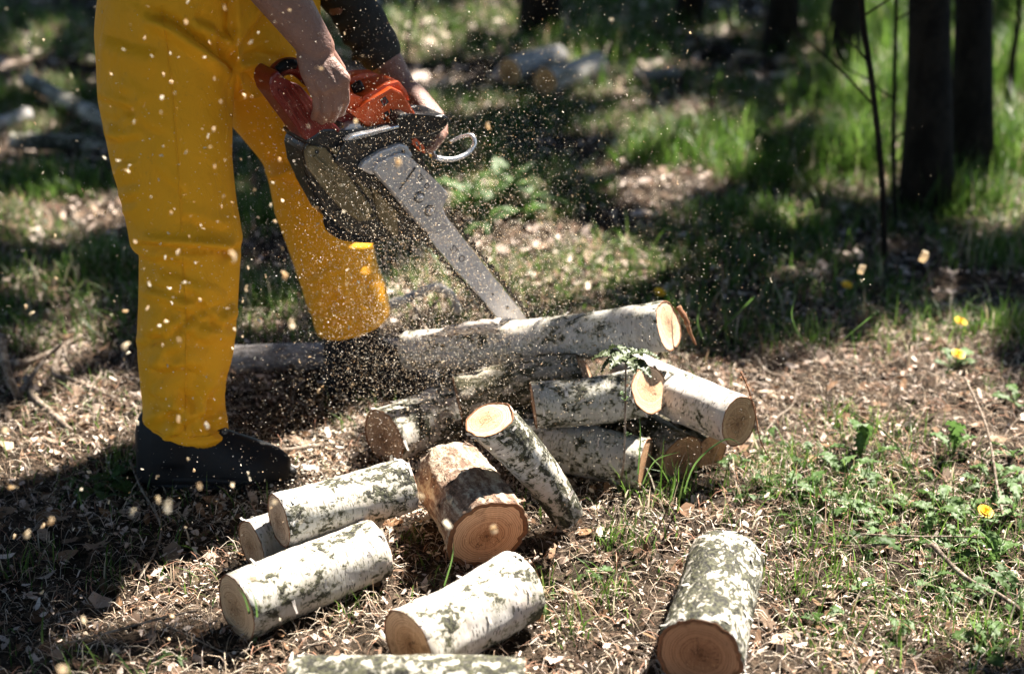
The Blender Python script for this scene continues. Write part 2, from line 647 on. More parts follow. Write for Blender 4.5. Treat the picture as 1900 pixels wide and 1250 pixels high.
def capsule(A, B, ra, rb, seg=16, rings=4):
    A, B = np.asarray(A, float), np.asarray(B, float)
    t = B - A
    L = np.linalg.norm(t)
    t = t / (L + 1e-9)
    a = np.cross(t, [0.3, 0.1, .95])
    if np.linalg.norm(a) < .15:
        a = np.cross(t, [1.0, 0, 0])
    a /= np.linalg.norm(a)
    b = np.cross(t, a)
    prof = []
    for i in range(rings + 1):
        an = -math.pi / 2 + (math.pi / 2) * i / rings
        prof.append((math.sin(an) * ra, max(math.cos(an) * ra, ra * .02)))
    for i in range(rings + 1):
        an = (math.pi / 2) * i / rings
        prof.append((L + math.sin(an) * rb, max(math.cos(an) * rb, rb * .02)))
    V, F = [], []
    for (s, r) in prof:
        for k in range(seg):
            an = 2 * math.pi * k / seg
            V.append(A + t * s + r * (math.cos(an) * a + math.sin(an) * b))
    n = len(prof)
    for i in range(n - 1):
        for k in range(seg):
            k2 = (k + 1) % seg
            F.append((i * seg + k, i * seg + k2, (i + 1) * seg + k2, (i + 1) * seg + k))
    F.append(tuple(range(seg))[::-1])
    F.append(tuple((n - 1) * seg + k for k in range(seg)))
    return V, F


def rings_loft(rings, seg=40):
    """rings: (center, vecx, vecy)"""
    V, F = [], []
    for c, vx, vy in rings:
        for k in range(seg):
            an = 2 * math.pi * k / seg
            V.append(np.asarray(c) + np.asarray(vx) * math.cos(an) + np.asarray(vy) * math.sin(an))
    n = len(rings)
    for i in range(n - 1):
        for k in range(seg):
            k2 = (k + 1) % seg
            F.append((i * seg + k, i * seg + k2, (i + 1) * seg + k2, (i + 1) * seg + k))
    F.append(tuple(range(seg))[::-1])
    F.append(tuple((n - 1) * seg + k for k in range(seg)))
    return V, F


# ------------------------------------------------------------------ ground
def build_ground():
    def axis(lo, hi, far_lo, far_hi, fine):
        a = list(np.arange(lo, hi + 1e-6, fine))
        s, x = fine, hi
        while x < far_hi:
            s *= 1.35
            x += s
            a.append(x)
        s, x = fine, lo
        while x > far_lo:
            s *= 1.35
            x -= s
            a.insert(0, x)
        return np.array(a)
    xs = axis(-2.6, 2.6, -60, 60, .04)
    ys = axis(1.2, 6.0, -30, 80, .04)
    X, Y = np.meshgrid(xs, ys)
    Z = gz(X, Y) + .004 * np.sin(23 * X + 9 * np.sin(5 * Y)) * np.sin(19 * Y)
    V = np.stack([X, Y, Z], -1).reshape(-1, 3)
    nx, ny = len(xs), len(ys)
    i = np.arange(nx - 1)[None, :] + nx * np.arange(ny - 1)[:, None]
    Q = np.stack([i, i + 1, i + 1 + nx, i + nx], -1).reshape(-1, 4)
    o = obj('ground', fast_mesh('ground', V, Q, None, M['soil'], None, True))
    tag(o, 'brown forest floor covered in litter, chips and grass', 'ground', kind='structure')


build_ground()

# ------------------------------------------------------------------ logs
LOG_SEGS = []


def make_log(label, A, B, rA, rB, seed, bark='birch', moss=.3, grey=.2, tint=(1, 1, 1), rough=.0016, bark_t=.0035,
             tiltA=(0, 0), tiltB=(0, 0), bend=0.0, group='cut birch logs', name='birch_log', seg=56, nz=None, cat='log', oval=1.0, knots=(), scaly=.65, peels=22):
    A, B = np.asarray(A, float), np.asarray(B, float)
    LOG_SEGS.append((A, B, max(rA, rB)))
    mid = (A + B) / 2
    z = (A - B)
    L = np.linalg.norm(z)
    z /= L
    x = np.array([0, 0, -1.0]) - z * (-z[2])
    if np.linalg.norm(x) < .2:
        x = np.array([0, 1.0, 0]) - z * z[1]
    x /= np.linalg.norm(x)
    y = np.cross(z, x)
    mat = Matrix(((x[0], y[0], z[0], mid[0]), (x[1], y[1], z[1], mid[1]), (x[2], y[2], z[2], mid[2]), (0, 0, 0, 1)))
    root = empty(name, mat=mat)
    tag(root, label, cat, group)
    nz = nz or max(10, int(L / .014))
    if not bend:
        bend = random.Random(int(seed * 77)).uniform(-.010, .010)
    if not knots and bark == 'birch':
        kr_ = random.Random(int(seed * 31))
        knots = [(kr_.uniform(0, 6.28), kr_.uniform(.15, .85), kr_.uniform(.008, .016), kr_.uniform(.002, .006)) for _ in range(3)]
    V, F, mi = [], [], []

    def rad(an, s):
        r = rB + (rA - rB) * s
        p = Vector((math.cos(an) * 1.6 + seed * 3.1, math.sin(an) * 1.6, s * L * 7))
        r *= 1 + .075 * mnoise.noise(p)
        p2 = Vector((math.cos(an) * r * 70 + seed, math.sin(an) * r * 70, s * L * 40))
        r += rough * (mnoise.noise(p2) + .6 * mnoise.noise(p2 * 2.3))
        for (ka, ks, kr, kh) in knots:
            d2 = ((math.remainder(an - ka, 2 * math.pi) * r) ** 2 + ((s - ks) * L) ** 2) / (kr * kr)
            r += kh * math.exp(-d2)
        return r

    def pos(an, s, r, inner=0):
        sh = bend * math.sin(math.pi * s)
        px, py = math.cos(an) * r + sh, math.sin(an) * r * oval
        zz = (s - .5) * L
        w = max(0, (s - .5) * 2) ** 3
        w2 = max(0, (.5 - s) * 2) ** 3
        zz += w * (tiltA[0] * px + tiltA[1] * py) + w2 * (tiltB[0] * px + tiltB[1] * py)
        return (px, py, zz)

    for j in range(nz + 1):
        s = j / nz
        for k in range(seg):
            an = 2 * math.pi * k / seg
            V.append(pos(an, s, rad(an, s)))
    for j in range(nz):
        for k in range(seg):
            k2 = (k + 1) % seg
            F.append((j * seg + k, j * seg + k2, (j + 1) * seg + k2, (j + 1) * seg + k))
            mi.append(0)
    # bark thickness at both ends, with a ragged rim
    for s, base in ((0.0, 0), (1.0, nz * seg)):
        o0 = len(V)
        for ring_i, (dr, dz) in enumerate(((.45, .0012), (1.0, -.0015), (1.02, -.012))):
            for k in range(seg):
                an = 2 * math.pi * k / seg
                r = rad(an, s) - bark_t * dr * (1 + .35 * mnoise.noise(Vector((an * 6, seed, s))))
                p = pos(an, s, r)
                sg = 1 if s > .5 else -1
                V.append((p[0], p[1], p[2] + sg * (dz + .0012 * mnoise.noise(Vector((an * 9, seed + 2, s * 5))))))
        prev = base
        for q in range(3):
            cur = o0 + q * seg
            for k in range(seg):
                k2 = (k + 1) % seg
                f = (prev + k, prev + k2, cur + k2, cur + k)
                F.append(f if s > .5 else f[::-1])
                mi.append(1)
            prev = cur
    bm_ = {'birch': M['birch'], 'rough': M['rough_bark'], 'mossy': M['mossy_bark'], 'grey': M['grey_bark']}[bark]
    b = obj('bark', mesh_of('bark', V, F, [bm_, M['bark_edge']], True, mi), root, False)
    b['seed'] = float(seed)
    b['moss'] = float(moss)
    b['grey'] = float(grey)
    b['scaly'] = float(scaly)
    if bark in ('birch', 'rough') and peels:
        V, F = [], []
        pr = random.Random(int(seed * 100))
        for _ in range(peels if bark == 'birch' else 60):
            an, s0 = pr.uniform(0, 6.283), pr.choice((pr.uniform(.02, .98), 1 - abs(pr.gauss(0, .04)), abs(pr.gauss(0, .04))))
            s0 = min(.995, max(.005, s0))
            ln_, wd = pr.uniform(.006, .022), pr.uniform(.002, .006)
            sgn, cu = pr.choice((-1, 1)), pr.uniform(.1, .9)
            o0 = len(V)
            for i in range(4):
                t = i / 3
                a = an + sgn * t * ln_ / rA
                r0 = rad(a, s0) + .0004 + cu * ln_ * t * t * .7
                for k in (-1, 1):
                    V.append(pos(a + pr.uniform(-.02, .02), min(1, max(0, s0 + k * wd * (1 - .5 * t) / L)), r0))
            for i in range(3):
                F.append((o0 + 2 * i, o0 + 2 * i + 1, o0 + 2 * i + 3, o0 + 2 * i + 2))
        pe = obj('bark_peel', mesh_of('bark_peel', V, F, bm_), root, False)
        pe['seed'], pe['moss'], pe['grey'], pe['scaly'], pe['kind'] = float(seed), 0.05, 0.1, 0.0, 'stuff'
    for s in (1.0, 0.0):
        sg = 1 if s > .5 else -1
        V, F = [], []
        nr = 8
        for q in range(nr + 1):
            fr = q / nr
            for k in range(seg):
                an = 2 * math.pi * k / seg
                r = (rad(an, s) - bark_t * .93) * max(fr, .002)
                p = pos(an, s, r)
                V.append((p[0], p[1], p[2] - sg * .0006 + .0006 * mnoise.noise(Vector((p[0] * 160, p[1] * 160, seed)))))
        for q in range(nr):
            for k in range(seg):
                k2 = (k + 1) % seg
                f = (q * seg + k, (q + 1) * seg + k, (q + 1) * seg + k2, q * seg + k2)
                F.append(f if s > .5 else f[::-1])
        c = obj('cut_face', mesh_of('cut_face', V, F, M['cut']), root, False)
        c.color = (tint[0], tint[1], tint[2], 1)
    return root


def flap(parent, pts, width, mat, name='peeling_bark', curl=.4):
    """a curled strip of bark along world points"""
    P = smooth_path(pts, 5)
    V, F = [], []
    n = len(P)
    for i, p in enumerate(P):
        t = P[min(i + 1, n - 1)] - P[max(i - 1, 0)]
        t /= np.linalg.norm(t)
        a = np.cross(t, [0, -.8, .6])
        a /= np.linalg.norm(a)
        b = np.cross(t, a)
        w = width * (1 - .75 * (i / (n - 1)) ** 2) * (1 + .2 * math.sin(i * 2.1))
        for q in range(5):
            s = (q - 2) / 2
            V.append(p + a * w * s + b * (curl * w * s * s))
    for i in range(n - 1):
        for q in range(4):
            F.append((i * 5 + q, i * 5 + q + 1, i * 5 + q + 6, i * 5 + q + 5))
    me = mesh_of(name, V, F, mat)
    bm = bmesh.new()
    bm.from_mesh(me)
    bmesh.ops.solidify(bm, geom=bm.faces[:], thickness=.0016)
    bm.to_mesh(me)
    bm.free()
    o = obj(name, me, parent)
    o['seed'], o['moss'], o['grey'], o['scaly'] = 3.3, .1, .1, .2
    return o


Z = atZ
sawn = make_log('long birch trunk being cut by the chainsaw, raised on the pile', Z(1240, 604, .30), Z(758, 650, .13), .053, .044, 1.3,
                moss=.34, grey=.35, tint=(1.0, .93, .88), tiltA=(.1, .05), bend=.008, knots=((2.4, .42, .02, .006), (1.9, .70, .03, .004)))
make_log('grey trunk lying on the ground behind both boots', Z(424, 668, .036), Z(745, 652, .036), .036, .034, 24.4, bark='grey', moss=.2, grey=.8, group='cut birch logs', name='grey_log')
flap(sawn, [Z(1258, 568, .33), Z(1272, 590, .31), Z(1280, 615, .28), Z(1292, 640, .25)], .006, M['bark_edge'])
flap(sawn, [Z(925, 601, .285), Z(880, 604, .275), Z(830, 612, .262), Z(782, 624, .25)], .016, M['birch'], curl=.9)
make_log('thick birch log with dark brown end beside the boot, partly under the sawn trunk', Z(712, 812, .062), Z(915, 722, .062), .061, .056, 2.1,
         moss=.46, grey=.1, tint=(.60, .52, .46), bark_t=.005, rough=.0025, scaly=.7, peels=30)
lean = make_log('slender birch log leaning upright with its pale sawn top on the pile', Z(908, 778, .27), Z(1056, 958, .036), .046, .032, 3.7,
                moss=.46, grey=.15, tint=(1.15, 1.0, .9), tiltA=(.25, -.15))
make_log('stout log with thick flaky brown bark and orange cut end', Z(905, 992, .080), Z(836, 884, .080), .079, .076, 4.4,
         bark='rough', tint=(1.0, .74, .56), bark_t=.011, rough=.0048, tiltA=(-.25, 0), name='thick_barked_log', oval=.98)
make_log('birch log lying on top of two others, left front stack', Z(517, 966, .125), Z(752, 900, .125), .051, .052, 5.2,
         moss=.42, grey=.3, tint=(.98, .9, .82), bend=.004, scaly=.8)
make_log('birch log at the bottom back of the left stack, cracked end', Z(466, 1012, .052), Z(690, 935, .052), .05, .048, 6.6,
         moss=.2, grey=.2, tint=(.85, .76, .64))
make_log('birch log with ringed, knotty end at the left front, mossy far end', Z(438, 1127, .06), Z(694, 1020, .06), .06, .057, 7.5,
         moss=.40, grey=.5, tint=(.92, .82, .66), knots=((1.2, .45, .03, .003),))
make_log('fat white birch log in the front centre with warm brown end', Z(757, 1198, .062), Z(962, 1088, .062), .062, .065, 8.3,
         moss=.36, grey=.15, tint=(1.02, .84, .66), scaly=.6)
make_log('birch log lying across the bottom edge of the picture', Z(538, 1290, .058), Z(975, 1290, .058), .058, .058, 9.1, moss=.5, grey=.3, scaly=.9)
make_log('lone birch log with scaly mossy bark and dark red-brown end, right front', Z(1298, 1216, .07), Z(1347, 1042, .07), .070, .067, 10.4,
         moss=.52, grey=.1, tint=(.60, .40, .28), bark_t=.008, rough=.004, scaly=1.0, peels=50)
make_log('birch log sticking out of the pile to the right with brown end', Z(1372, 781, .155), Z(1160, 688, .155), .053, .05, 11.9,
         moss=.24, grey=.05, tint=(.80, .66, .48), tiltA=(.1, 0))
make_log('birch log with slanted pale oval cut, middle of the pile', Z(1206, 722, .195), Z(990, 752, .17), .05, .048, 12.2,
         moss=.46, grey=.9, tint=(1.15, 1.05, .95), tiltA=(.40, .80), scaly=.6)
make_log('speckled grey birch log at the bottom front of the pile', Z(1198, 862, .054), Z(965, 822, .054), .056, .054, 13.6, moss=.36, grey=.8, tint=(.7, .55, .42))
make_log('log with dark brown end low in the pile', Z(1268, 850, .052), Z(1165, 775, .052), .05, .048, 14.8, bark='mossy', tint=(.62, .46, .32), name='mossy_log')
make_log('small log with orange brown end at the right foot of the pile', Z(1320, 838, .042), Z(1240, 790, .042), .042, .04, 15.7, bark='mossy', tint=(.9, .66, .46), name='mossy_log')
make_log('dark mossy log with lichen patches just under the sawn trunk', Z(1086, 690, .175), Z(850, 742, .13), .048, .052, 16.1, bark='mossy', tint=(.8, .72, .66), name='mossy_log', rough=.004, tiltA=(.3, .2))
make_log('dark log buried in the middle of the pile', Z(1175, 752, .075), Z(940, 790, .07), .054, .052, 17.5, moss=.6, grey=1.0, tint=(.7, .6, .5))
# logs and branches further back
make_log('blurred birch log on the far left of the two in the background', Z(945, 135, .065), Z(1035, 108, .065), .062, .06, 18.5, moss=.25, tint=(.8, .62, .4), nz=10, seg=32, group='logs in the background')
make_log('blurred birch log in the background, lying in front of its pair', Z(1012, 152, .065), Z(1108, 120, .065), .06, .06, 19.1, moss=.35, tint=(.85, .66, .42), nz=10, seg=32, group='logs in the background')
make_log('slanting pale birch pole lying behind the man, upper left', Z(52, 148, .05), Z(330, 290, .05), .034, .032, 20.3, moss=.5, grey=.8, nz=24, seg=28, group='poles behind the man')
make_log('horizontal grey birch pole lying behind the yellow trousers', Z(22, 262, .034), Z(520, 268, .034), .031, .028, 21.7, bark='birch', grey=.9, moss=.5, nz=30, seg=28, group='poles behind the man')
make_log('short pale log stub at the left picture edge', Z(-20, 232, .03), Z(52, 212, .03), .03, .03, 22.2, moss=.1, nz=8, seg=24, group='poles behind the man')
make_log('flat pale split log in the sunny background clearing', Z(1175, 140, .03), Z(1258, 136, .03), .028, .026, 23.2, bark='grey', moss=0, nz=8, seg=24, group='logs in the background', name='split_log', tint=(1.2, 1.05, .95))


# ------------------------------------------------------------------ branches and twigs
def branch(label, pts, r0, r1, mat='twig', group='twigs on the ground', name='twig', cat='twig', forks=()):
    P = smooth_path(pts, 5)
    n = len(P)
    r = [(r0 + (r1 - r0) * i / (n - 1)) * (1 + .12 * math.sin(i * 1.7)) for i in range(n)]
    parts = [tube_data(P, r, 8)]
    for fp, fr in forks:
        Q = smooth_path(fp, 4)
        parts.append(tube_data(Q, [fr * (1 - .6 * i / (len(Q) - 1)) for i in range(len(Q))], 7))
    V, F = merge(parts)
    o = obj(name, mesh_of(name, V, F, M[mat]))
    return tag(o, label, cat, group)


branch('pale curved branch arching behind the far boot', [Z(690, 575, .03), Z(735, 562, .06), Z(775, 545, .10), Z(808, 533, .115), Z(838, 548, .09), Z(850, 580, .04)], .014, .011,
       'birch', 'branches by the boot', 'branch', 'branch')
branch('thin crooked twig in front of the far boot', [Z(764, 548, .16), Z(772, 575, .16), Z(784, 600, .17), Z(796, 616, .19)], .005, .0035, 'twig', 'branches by the boot',
       forks=[([Z(790, 585, .16), Z(806, 565, .18), Z(814, 556, .18)], .006)])
branch('dark forked twig standing up at the left edge', [Z(2, 625, .12), Z(12, 680, .09), Z(32, 735, .02)], .011, .008,
       forks=[([Z(34, 735, .02), Z(80, 670, .05), Z(118, 635, .09)], .006), ([Z(12, 640, .1), Z(22, 622, .13)], .004)])
branch('grey curling twig left of the near boot', [Z(50, 700, .02), Z(62, 735, .02), Z(95, 765, .015), Z(130, 797, .01)], .010, .006)
branch('long bent twig reaching towards the near boot', [Z(118, 640, .06), Z(100, 690, .02), Z(150, 710, .012), Z(205, 735, .01), Z(265, 760, .01)], .007, .005,
       forks=[([Z(118, 640, .06), Z(125, 670, .04), Z(140, 692, .015)], .005)])
branch('pale stick lying left of the twigs', [Z(-10, 668, .02), Z(45, 672, .02), Z(100, 650, .02), Z(150, 622, .02)], .009, .005)
branch('thin twig crossing the shaded ground by the logs', [Z(240, 852, .01), Z(262, 905, .012), Z(300, 985, .01), Z(258, 1075, .008)], .003, .002)
branch('long twig in the grass at the right', [Z(1730, 1010, .03), Z(1790, 1070, .03), Z(1850, 1100, .02), Z(1920, 1150, .02)], .005, .004)
branch('dry bent stem leaning at the right edge', [Z(1790, 700, .10), Z(1830, 790, .08), Z(1850, 900, .03), Z(1862, 960, .005)], .0025, .003)
branch('straight twig lying near the lone log', [Z(1390, 1180, .012), Z(1500, 1172, .012), Z(1620, 1160, .012)], .0025, .002)
branch('twig with brown leaf in front of the toe', [Z(510, 838, .015), Z(560, 832, .018), Z(600, 826, .02)], .007, .005, 'twig')
branch('thin pale root curling beside the pile', [Z(1400, 660, .02), Z(1425, 690, .01), Z(1462, 700, .01)], .005, .003)
branch('curved dead stick in the shaded grass', [Z(1352, 128, .05), Z(1375, 100, .13), Z(1412, 106, .11)], .016, .010, 'twig')
for i in range(46):
    px, py = rnd.uniform(-60, 1960), rnd.uniform(330, 1240)
    p = Z(px, py, .008)
    a = rnd.uniform(0, 6.28)
    L = rnd.uniform(.05, .17)
    q = [p + np.array([math.cos(a) * L * t + rnd.uniform(-.01, .01), math.sin(a) * L * t + rnd.uniform(-.01, .01), rnd.uniform(0, .012)]) for t in (-1, -.3, .35, 1)]
    branch('short thin dead twig lying in the litter', q, rnd.uniform(.0015, .0035), .0012, 'twig', 'small twigs scattered in the litter')

# ------------------------------------------------------------------ trees (trunk, limbs, crown)
TREES = []


def add_tree(label, bx, by, r, h, lean, clumps=(), group='tree trunks at the edge of the clearing', nleaf=760, name='tree', cat='tree', leaf=(.025, .045), keep_clear=False, limb_every=1, gap_test=False):
    root = empty(name, (bx, by, 0))
    tag(root, label, cat, group)
    n = 16
    P = []
    for i in range(n + 1):
        t = i / n
        P.append(np.array([bx + lean[0] * h * t + (lean[2] * h * t * t if len(lean) > 2 else 0) + .05 * math.sin(5 * t + bx), by + lean[1] * h * t + .05 * math.cos(4 * t + by), -.05 + h * t]))
    R = [max(.012, r * (1 - .72 * i / n) * (1 + (.45 * math.exp(-i * 1.3)))) for i in range(n + 1)]
    parts = [tube_data(P, R, 18)]
    lv, lt = [], []
    for ci, cl_ in enumerate(clumps):
        c, cr = cl_[:2]
        c = np.asarray(c)
        # limb from the trunk to this clump
        k = min(range(4, n + 1), key=lambda i: abs(P[i][2] - max(1.9, c[2] - .45 * np.linalg.norm(c[:2] - P[i][:2]) - .3)))
        a = P[k]
        md = (a + c) / 2 + np.array([0, 0, .22 * np.linalg.norm(c - a) * .5])
        Q = smooth_path([a, md, c], 5)
        if ci % limb_every == 0:
            parts.append(tube_data(Q, [max(.006, R[k] * .40 * (1 - .85 * i / (len(Q) - 1))) for i in range(len(Q))], 7))
        m = max(24, int(nleaf * (cr / .5) ** 2))
        d = rng.normal(size=(m, 3))
        d /= np.linalg.norm(d, axis=1)[:, None]
        rr = rng.uniform(0, 1, m) ** .45
        sub = rng.normal(size=(7, 3)) * .55
        pos = c + (d * rr[:, None] * .75 + sub[rng.integers(0, 7, m)] * .5) * cr * np.array([1, 1, .55])
        if keep_clear:      # the clearing stays open to the sun
            g = pos - SUN * (pos[:, 2:3] / SUN[2])
            inside = (g[:, 0] > -2.6) & (g[:, 0] < 3.2) & (g[:, 1] > 1.2) & (g[:, 1] < 9.5)
            qx, qy, _ = proj(np.where(inside[:, None], g, np.array([0, 5.0, 0])))
            pos = pos[~inside | (sunny(qx, qy) > 1.0)]
        if gap_test and len(cl_) < 3:
            g = pos - SUN * (pos[:, 2:3] / SUN[2])
            qx, qy, _ = proj(g)
            pos = pos[sunny(qx, qy) > .97]
        lv.append(pos)
    V, F = merge(parts)
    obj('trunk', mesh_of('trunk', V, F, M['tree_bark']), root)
    if lv:
        pos = np.concatenate(lv)
        m = len(pos)
        u = rng.normal(size=(m, 3))
        u /= np.linalg.norm(u, axis=1)[:, None]
        w = np.cross(u, rng.normal(size=(m, 3)))
        w /= np.linalg.norm(w, axis=1)[:, None]
        s = rng.uniform(leaf[0], leaf[1], m)[:, None]
        nn = np.cross(u, w)
        v = np.stack([pos - u * s, pos + w * s * .62 + nn * s * .15, pos + u * s * 1.1, pos - w * s * .62 + nn * s * .15], 1).reshape(-1, 3)
        q = np.arange(m * 4).reshape(-1, 4)
        obj('crown', fast_mesh('crown', v, q, None, M['canopy']), root)
    return root


# gaps in the canopy: where the sun reaches the forest floor (centre and half-size of each sunny patch as seen in the photograph)
GAPS = [(1140, 1010, 570, 375), (1680, 1000, 470, 268), (650, 1060, 310, 270), (800, 760, 190, 60), (1085, 600, 190, 45), (1000, 490, 230, 65), (1270, 275, 130, 85), (1610, 120, 95, 260), (1875, 180, 80, 260),
        (910, 395, 110, 70), (1240, 335, 150, 35), (760, 70, 120, 45), (930, 30, 90, 40), (100, 402, 150, 32), (50, 60, 80, 60), (130, 722, 105, 36), (200, 960, 330, 220), (800, 548, 75, 32), (1215, 138, 60, 25),
        (1060, 118, 60, 14), (75, 160, 50, 22), (90, 262, 80, 10), (1815, 405, 35, 18), (1450, 230, 60, 35), (710, 560, 45, 60), (1130, 170, 60, 25), (560, 20, 60, 30), (60, 530, 50, 20), (1340, 500, 40, 16), (1480, 420, 40, 16), (1720, 540, 30, 14), (980, 640, 90, 30)]


def sunny(px, py):
    wob = 14 * np.sin(px * .031 + 2 * np.sin(py * .05)) + 10 * np.sin(py * .083 + px * .017)
    m = np.full(px.shape, 9.0)
    for cx, cy_, rx, ry in GAPS:
        m = np.minimum(m, np.hypot((px - cx + wob) / rx, (py - cy_ + wob * .6) / ry))
    return m


trunks = [
    # label, px, py, radius, height, lean
    ('dark tree trunk nearest on the right, behind the thin sapling', 1692, 382, .066, 7.0, (-.07, .02, -.10)),
    ('dark reddish tree trunk close behind the nearest one, right side', 1775, 330, .062, 7.2, (-.06, .03, -.12)),
    ('dark leaning tree trunk between the sapling and the clearing', 1535, 185, .066, 7.5, (.03, .02)),
    ('dark shaded tree trunk at the top, next to the leaning one', 1432, 98, .064, 7.5, (.0, .02)),
    ('dark blurred tree trunk above the two background logs', 998, 68, .085, 8.0, (.01, .02)),
    ('faint dark tree trunk at the top centre right', 1264, 45, .06, 7.5, (.01, .0)),
]
extra = [  # unseen trees added to carry leaf clumps that cast shade
    ('tall tree standing out of view beyond the right edge', 4.2, 5.6, .10, 7.5, (.0, .0)),
    ('tall tree standing out of view behind the clearing', 1.0, 11.0, .12, 8.0, (.0, .0)),
    ('tall tree out of view behind the man', -1.8, 10.2, .10, 8.0, (.0, .0)),
    ('tall tree out of view far beyond the clearing on the right', 4.4, 10.0, .11, 8.5, (.0, .0)),
]
spec = []
for lb, px, py, r, h, ln in trunks:
    p = Z(px, py, 0)
    spec.append([lb, p[0], p[1], r, h, ln, []])
for lb, x, y, r, h, ln in extra:
    spec.append([lb, x, y, r, h, ln, []])
nc = 2700
cy0 = rng.uniform(1.9, 11.0, nc * 3)
cx0 = rng.uniform(-4.6, 4.6, nc * 3)
ok = np.abs(cx0) < .40 * cy0 + .7
cx0, cy0 = cx0[ok][:nc], cy0[ok][:nc]
gpx, gpy, _ = proj(np.stack([cx0, cy0, np.zeros(len(cx0))], -1))
ok = sunny(gpx, gpy) > .96
CLUMPS = []
for gx, gy in zip(cx0[ok], cy0[ok]):
    h = 3.9 + 1.8 * (.5 + .5 * math.sin(gx * 1.9 + gy * 1.3)) + rnd.uniform(-.25, .25)
    CLUMPS.append(np.array([gx, gy, 0]) + SUN * (h / SUN[2]))  # leaf clump set on the sun ray to shade this ground spot
for c in CLUMPS:
    t = min(spec, key=lambda q: (q[1] - c[0]) ** 2 + (q[2] - c[1]) ** 2)
    t[6].append((c, .15))
for k in range(9):  # extra leaf clumps added to shade the near trouser leg
    for dx in (-14, 0, 14):
        c = atY(432 + dx, 330 + 22 * k, 2.62) + SUN * (3.3 / SUN[2])
        t = min(spec, key=lambda q: (q[1] - c[0]) ** 2 + (q[2] - c[1]) ** 2)
        t[6].append((c, .06, True))
for (px, py, z) in ((1010, 755, .19), (1000, 830, .08), (800, 650, .19), (860, 640, .2), (770, 660, .17), (1010, 700, .18), (950, 715, .17), (830, 690, .12)):  # small leaf clumps added to shade the pile and sawn trunk
    c = Z(px, py, z) + SUN * (3.2 / SUN[2])
    t = min(spec, key=lambda q: (q[1] - c[0]) ** 2 + (q[2] - c[1]) ** 2)
    t[6].append((c, .07, True))
for k in range(5):  # further clumps added to keep sun off the lower leg
    for dx in (-12, 12):
        c = atY(428 + dx, 520 + 48 * k, 2.63) + SUN * (3.6 / SUN[2])
        t = min(spec, key=lambda q: (q[1] - c[0]) ** 2 + (q[2] - c[1]) ** 2)
        t[6].append((c, .12, True))
for lb, x, y, r, h, ln, cl in spec:
    add_tree(lb, x, y, r, h, ln, cl, nleaf=1100, limb_every=12, leaf=(.028, .048), gap_test=True)
# unseen trees added all round the clearing to block sky light
for i, (x, y) in enumerate([(-3.4, 1.6), (-4.2, 4.2), (-3.6, 7.2), (-2.2, -1.6), (0.6, -2.6), (2.9, -1.2), (4.3, 1.4), (-5.8, .2), (5.8, 3.6), (-6.2, 7.4), (0, 13.2), (3.2, 13.4), (-3.6, 12.4), (7.0, 7.4), (-.6, -5.2), (3.8, -4.4)]):
    rr = random.Random(100 + i)
    cl = []
    for k in range(16):
        a = rr.uniform(0, 6.28)
        d = rr.uniform(.3, 3.0)
        cl.append((np.array([x + math.cos(a) * d, y + math.sin(a) * d, rr.uniform(2.6, 7.5)]), rr.uniform(.8, 1.3)))
    add_tree('tall leafy tree of the surrounding wood, unseen, added to block sky light', x, y, rr.uniform(.08, .12), 8.0, (0, 0), cl, 'unseen trees blocking the sky', 120, leaf=(.14, .21), keep_clear=True)


def sapling(label, pts, r0, r1, seed, leaves=26):
    root = empty('sapling', pts[0])
    tag(root, label, 'sapling', 'thin saplings')
    P = smooth_path(pts, 6)
    parts = [tube_data(P, [r0 + (r1 - r0) * i / (len(P) - 1) for i in range(len(P))], 8)]
    rr = random.Random(seed)
    tips = []
    for i in range(8, len(P), 3):
        a = rr.uniform(0, 6.28)
        L = rr.uniform(.12, .35)
        q = P[i] + np.array([math.cos(a) * L, math.sin(a) * L, L * .6])
        parts.append(tube_data([P[i], (P[i] + q) / 2 + np.array([0, 0, .01]), q], [r1 * .6, r1 * .5, r1 * .25], 6))
        tips.append(q)
    V, F = merge(parts)
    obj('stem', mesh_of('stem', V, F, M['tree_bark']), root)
    LV, LF = [], []
    for q in tips:
        if q[2] < 1.3:
            continue
        for j in range(4):
            d = np.array([rr.gauss(0, 1), rr.gauss(0, 1), rr.gauss(0, .5)])
            d /= np.linalg.norm(d)
            e = np.cross(d, [0, 0, 1]); e /= np.linalg.norm(e) + 1e-6
            b = q + d * .02
            o = len(LV)
            LV += [b, b + d * .025 + e * .014, b + d * .055, b + d * .025 - e * .014]
            LF.append((o, o + 1, o + 2, o + 3))
    if LV:
        obj('foliage', mesh_of('foliage', LV, LF, M['canopy']), root)


sapling('thin bare dark sapling left of the nearest tree trunk', [Z(1642, 490, 0), atY(1636, 330, 3.72), atY(1620, 170, 3.74), atY(1598, -10, 3.76), atY(1585, -400, 3.7), atY(1560, -700, 3.7)], .0095, .006, 3)
sapling('thin dark sapling at the right picture edge', [Z(1868, 205, 0), atY(1880, 100, 5.7), atY(1892, 0, 5.7), atY(1900, -400, 5.7)], .016, .008, 4)
sapling('blurred thin sapling behind the saw and hands', [Z(752, 165, 0), atY(756, 80, 6.25), atY(768, 10, 6.3), atY(800, -300, 6.3)], .010, .006, 5)
sapling('second thin stem beside the nearest tree trunk', [Z(1662, 420, 0), atY(1658, 300, 4.25), atY(1660, 150, 4.3), atY(1668, -200, 4.3)], .008, .006, 6)


# ------------------------------------------------------------------ the man
def mpx(px0, px1, py, Y):
    """metres between two pixel columns at world depth Y"""
    return atY(px1, py, Y)[0] - atY(px0, py, Y)[0]


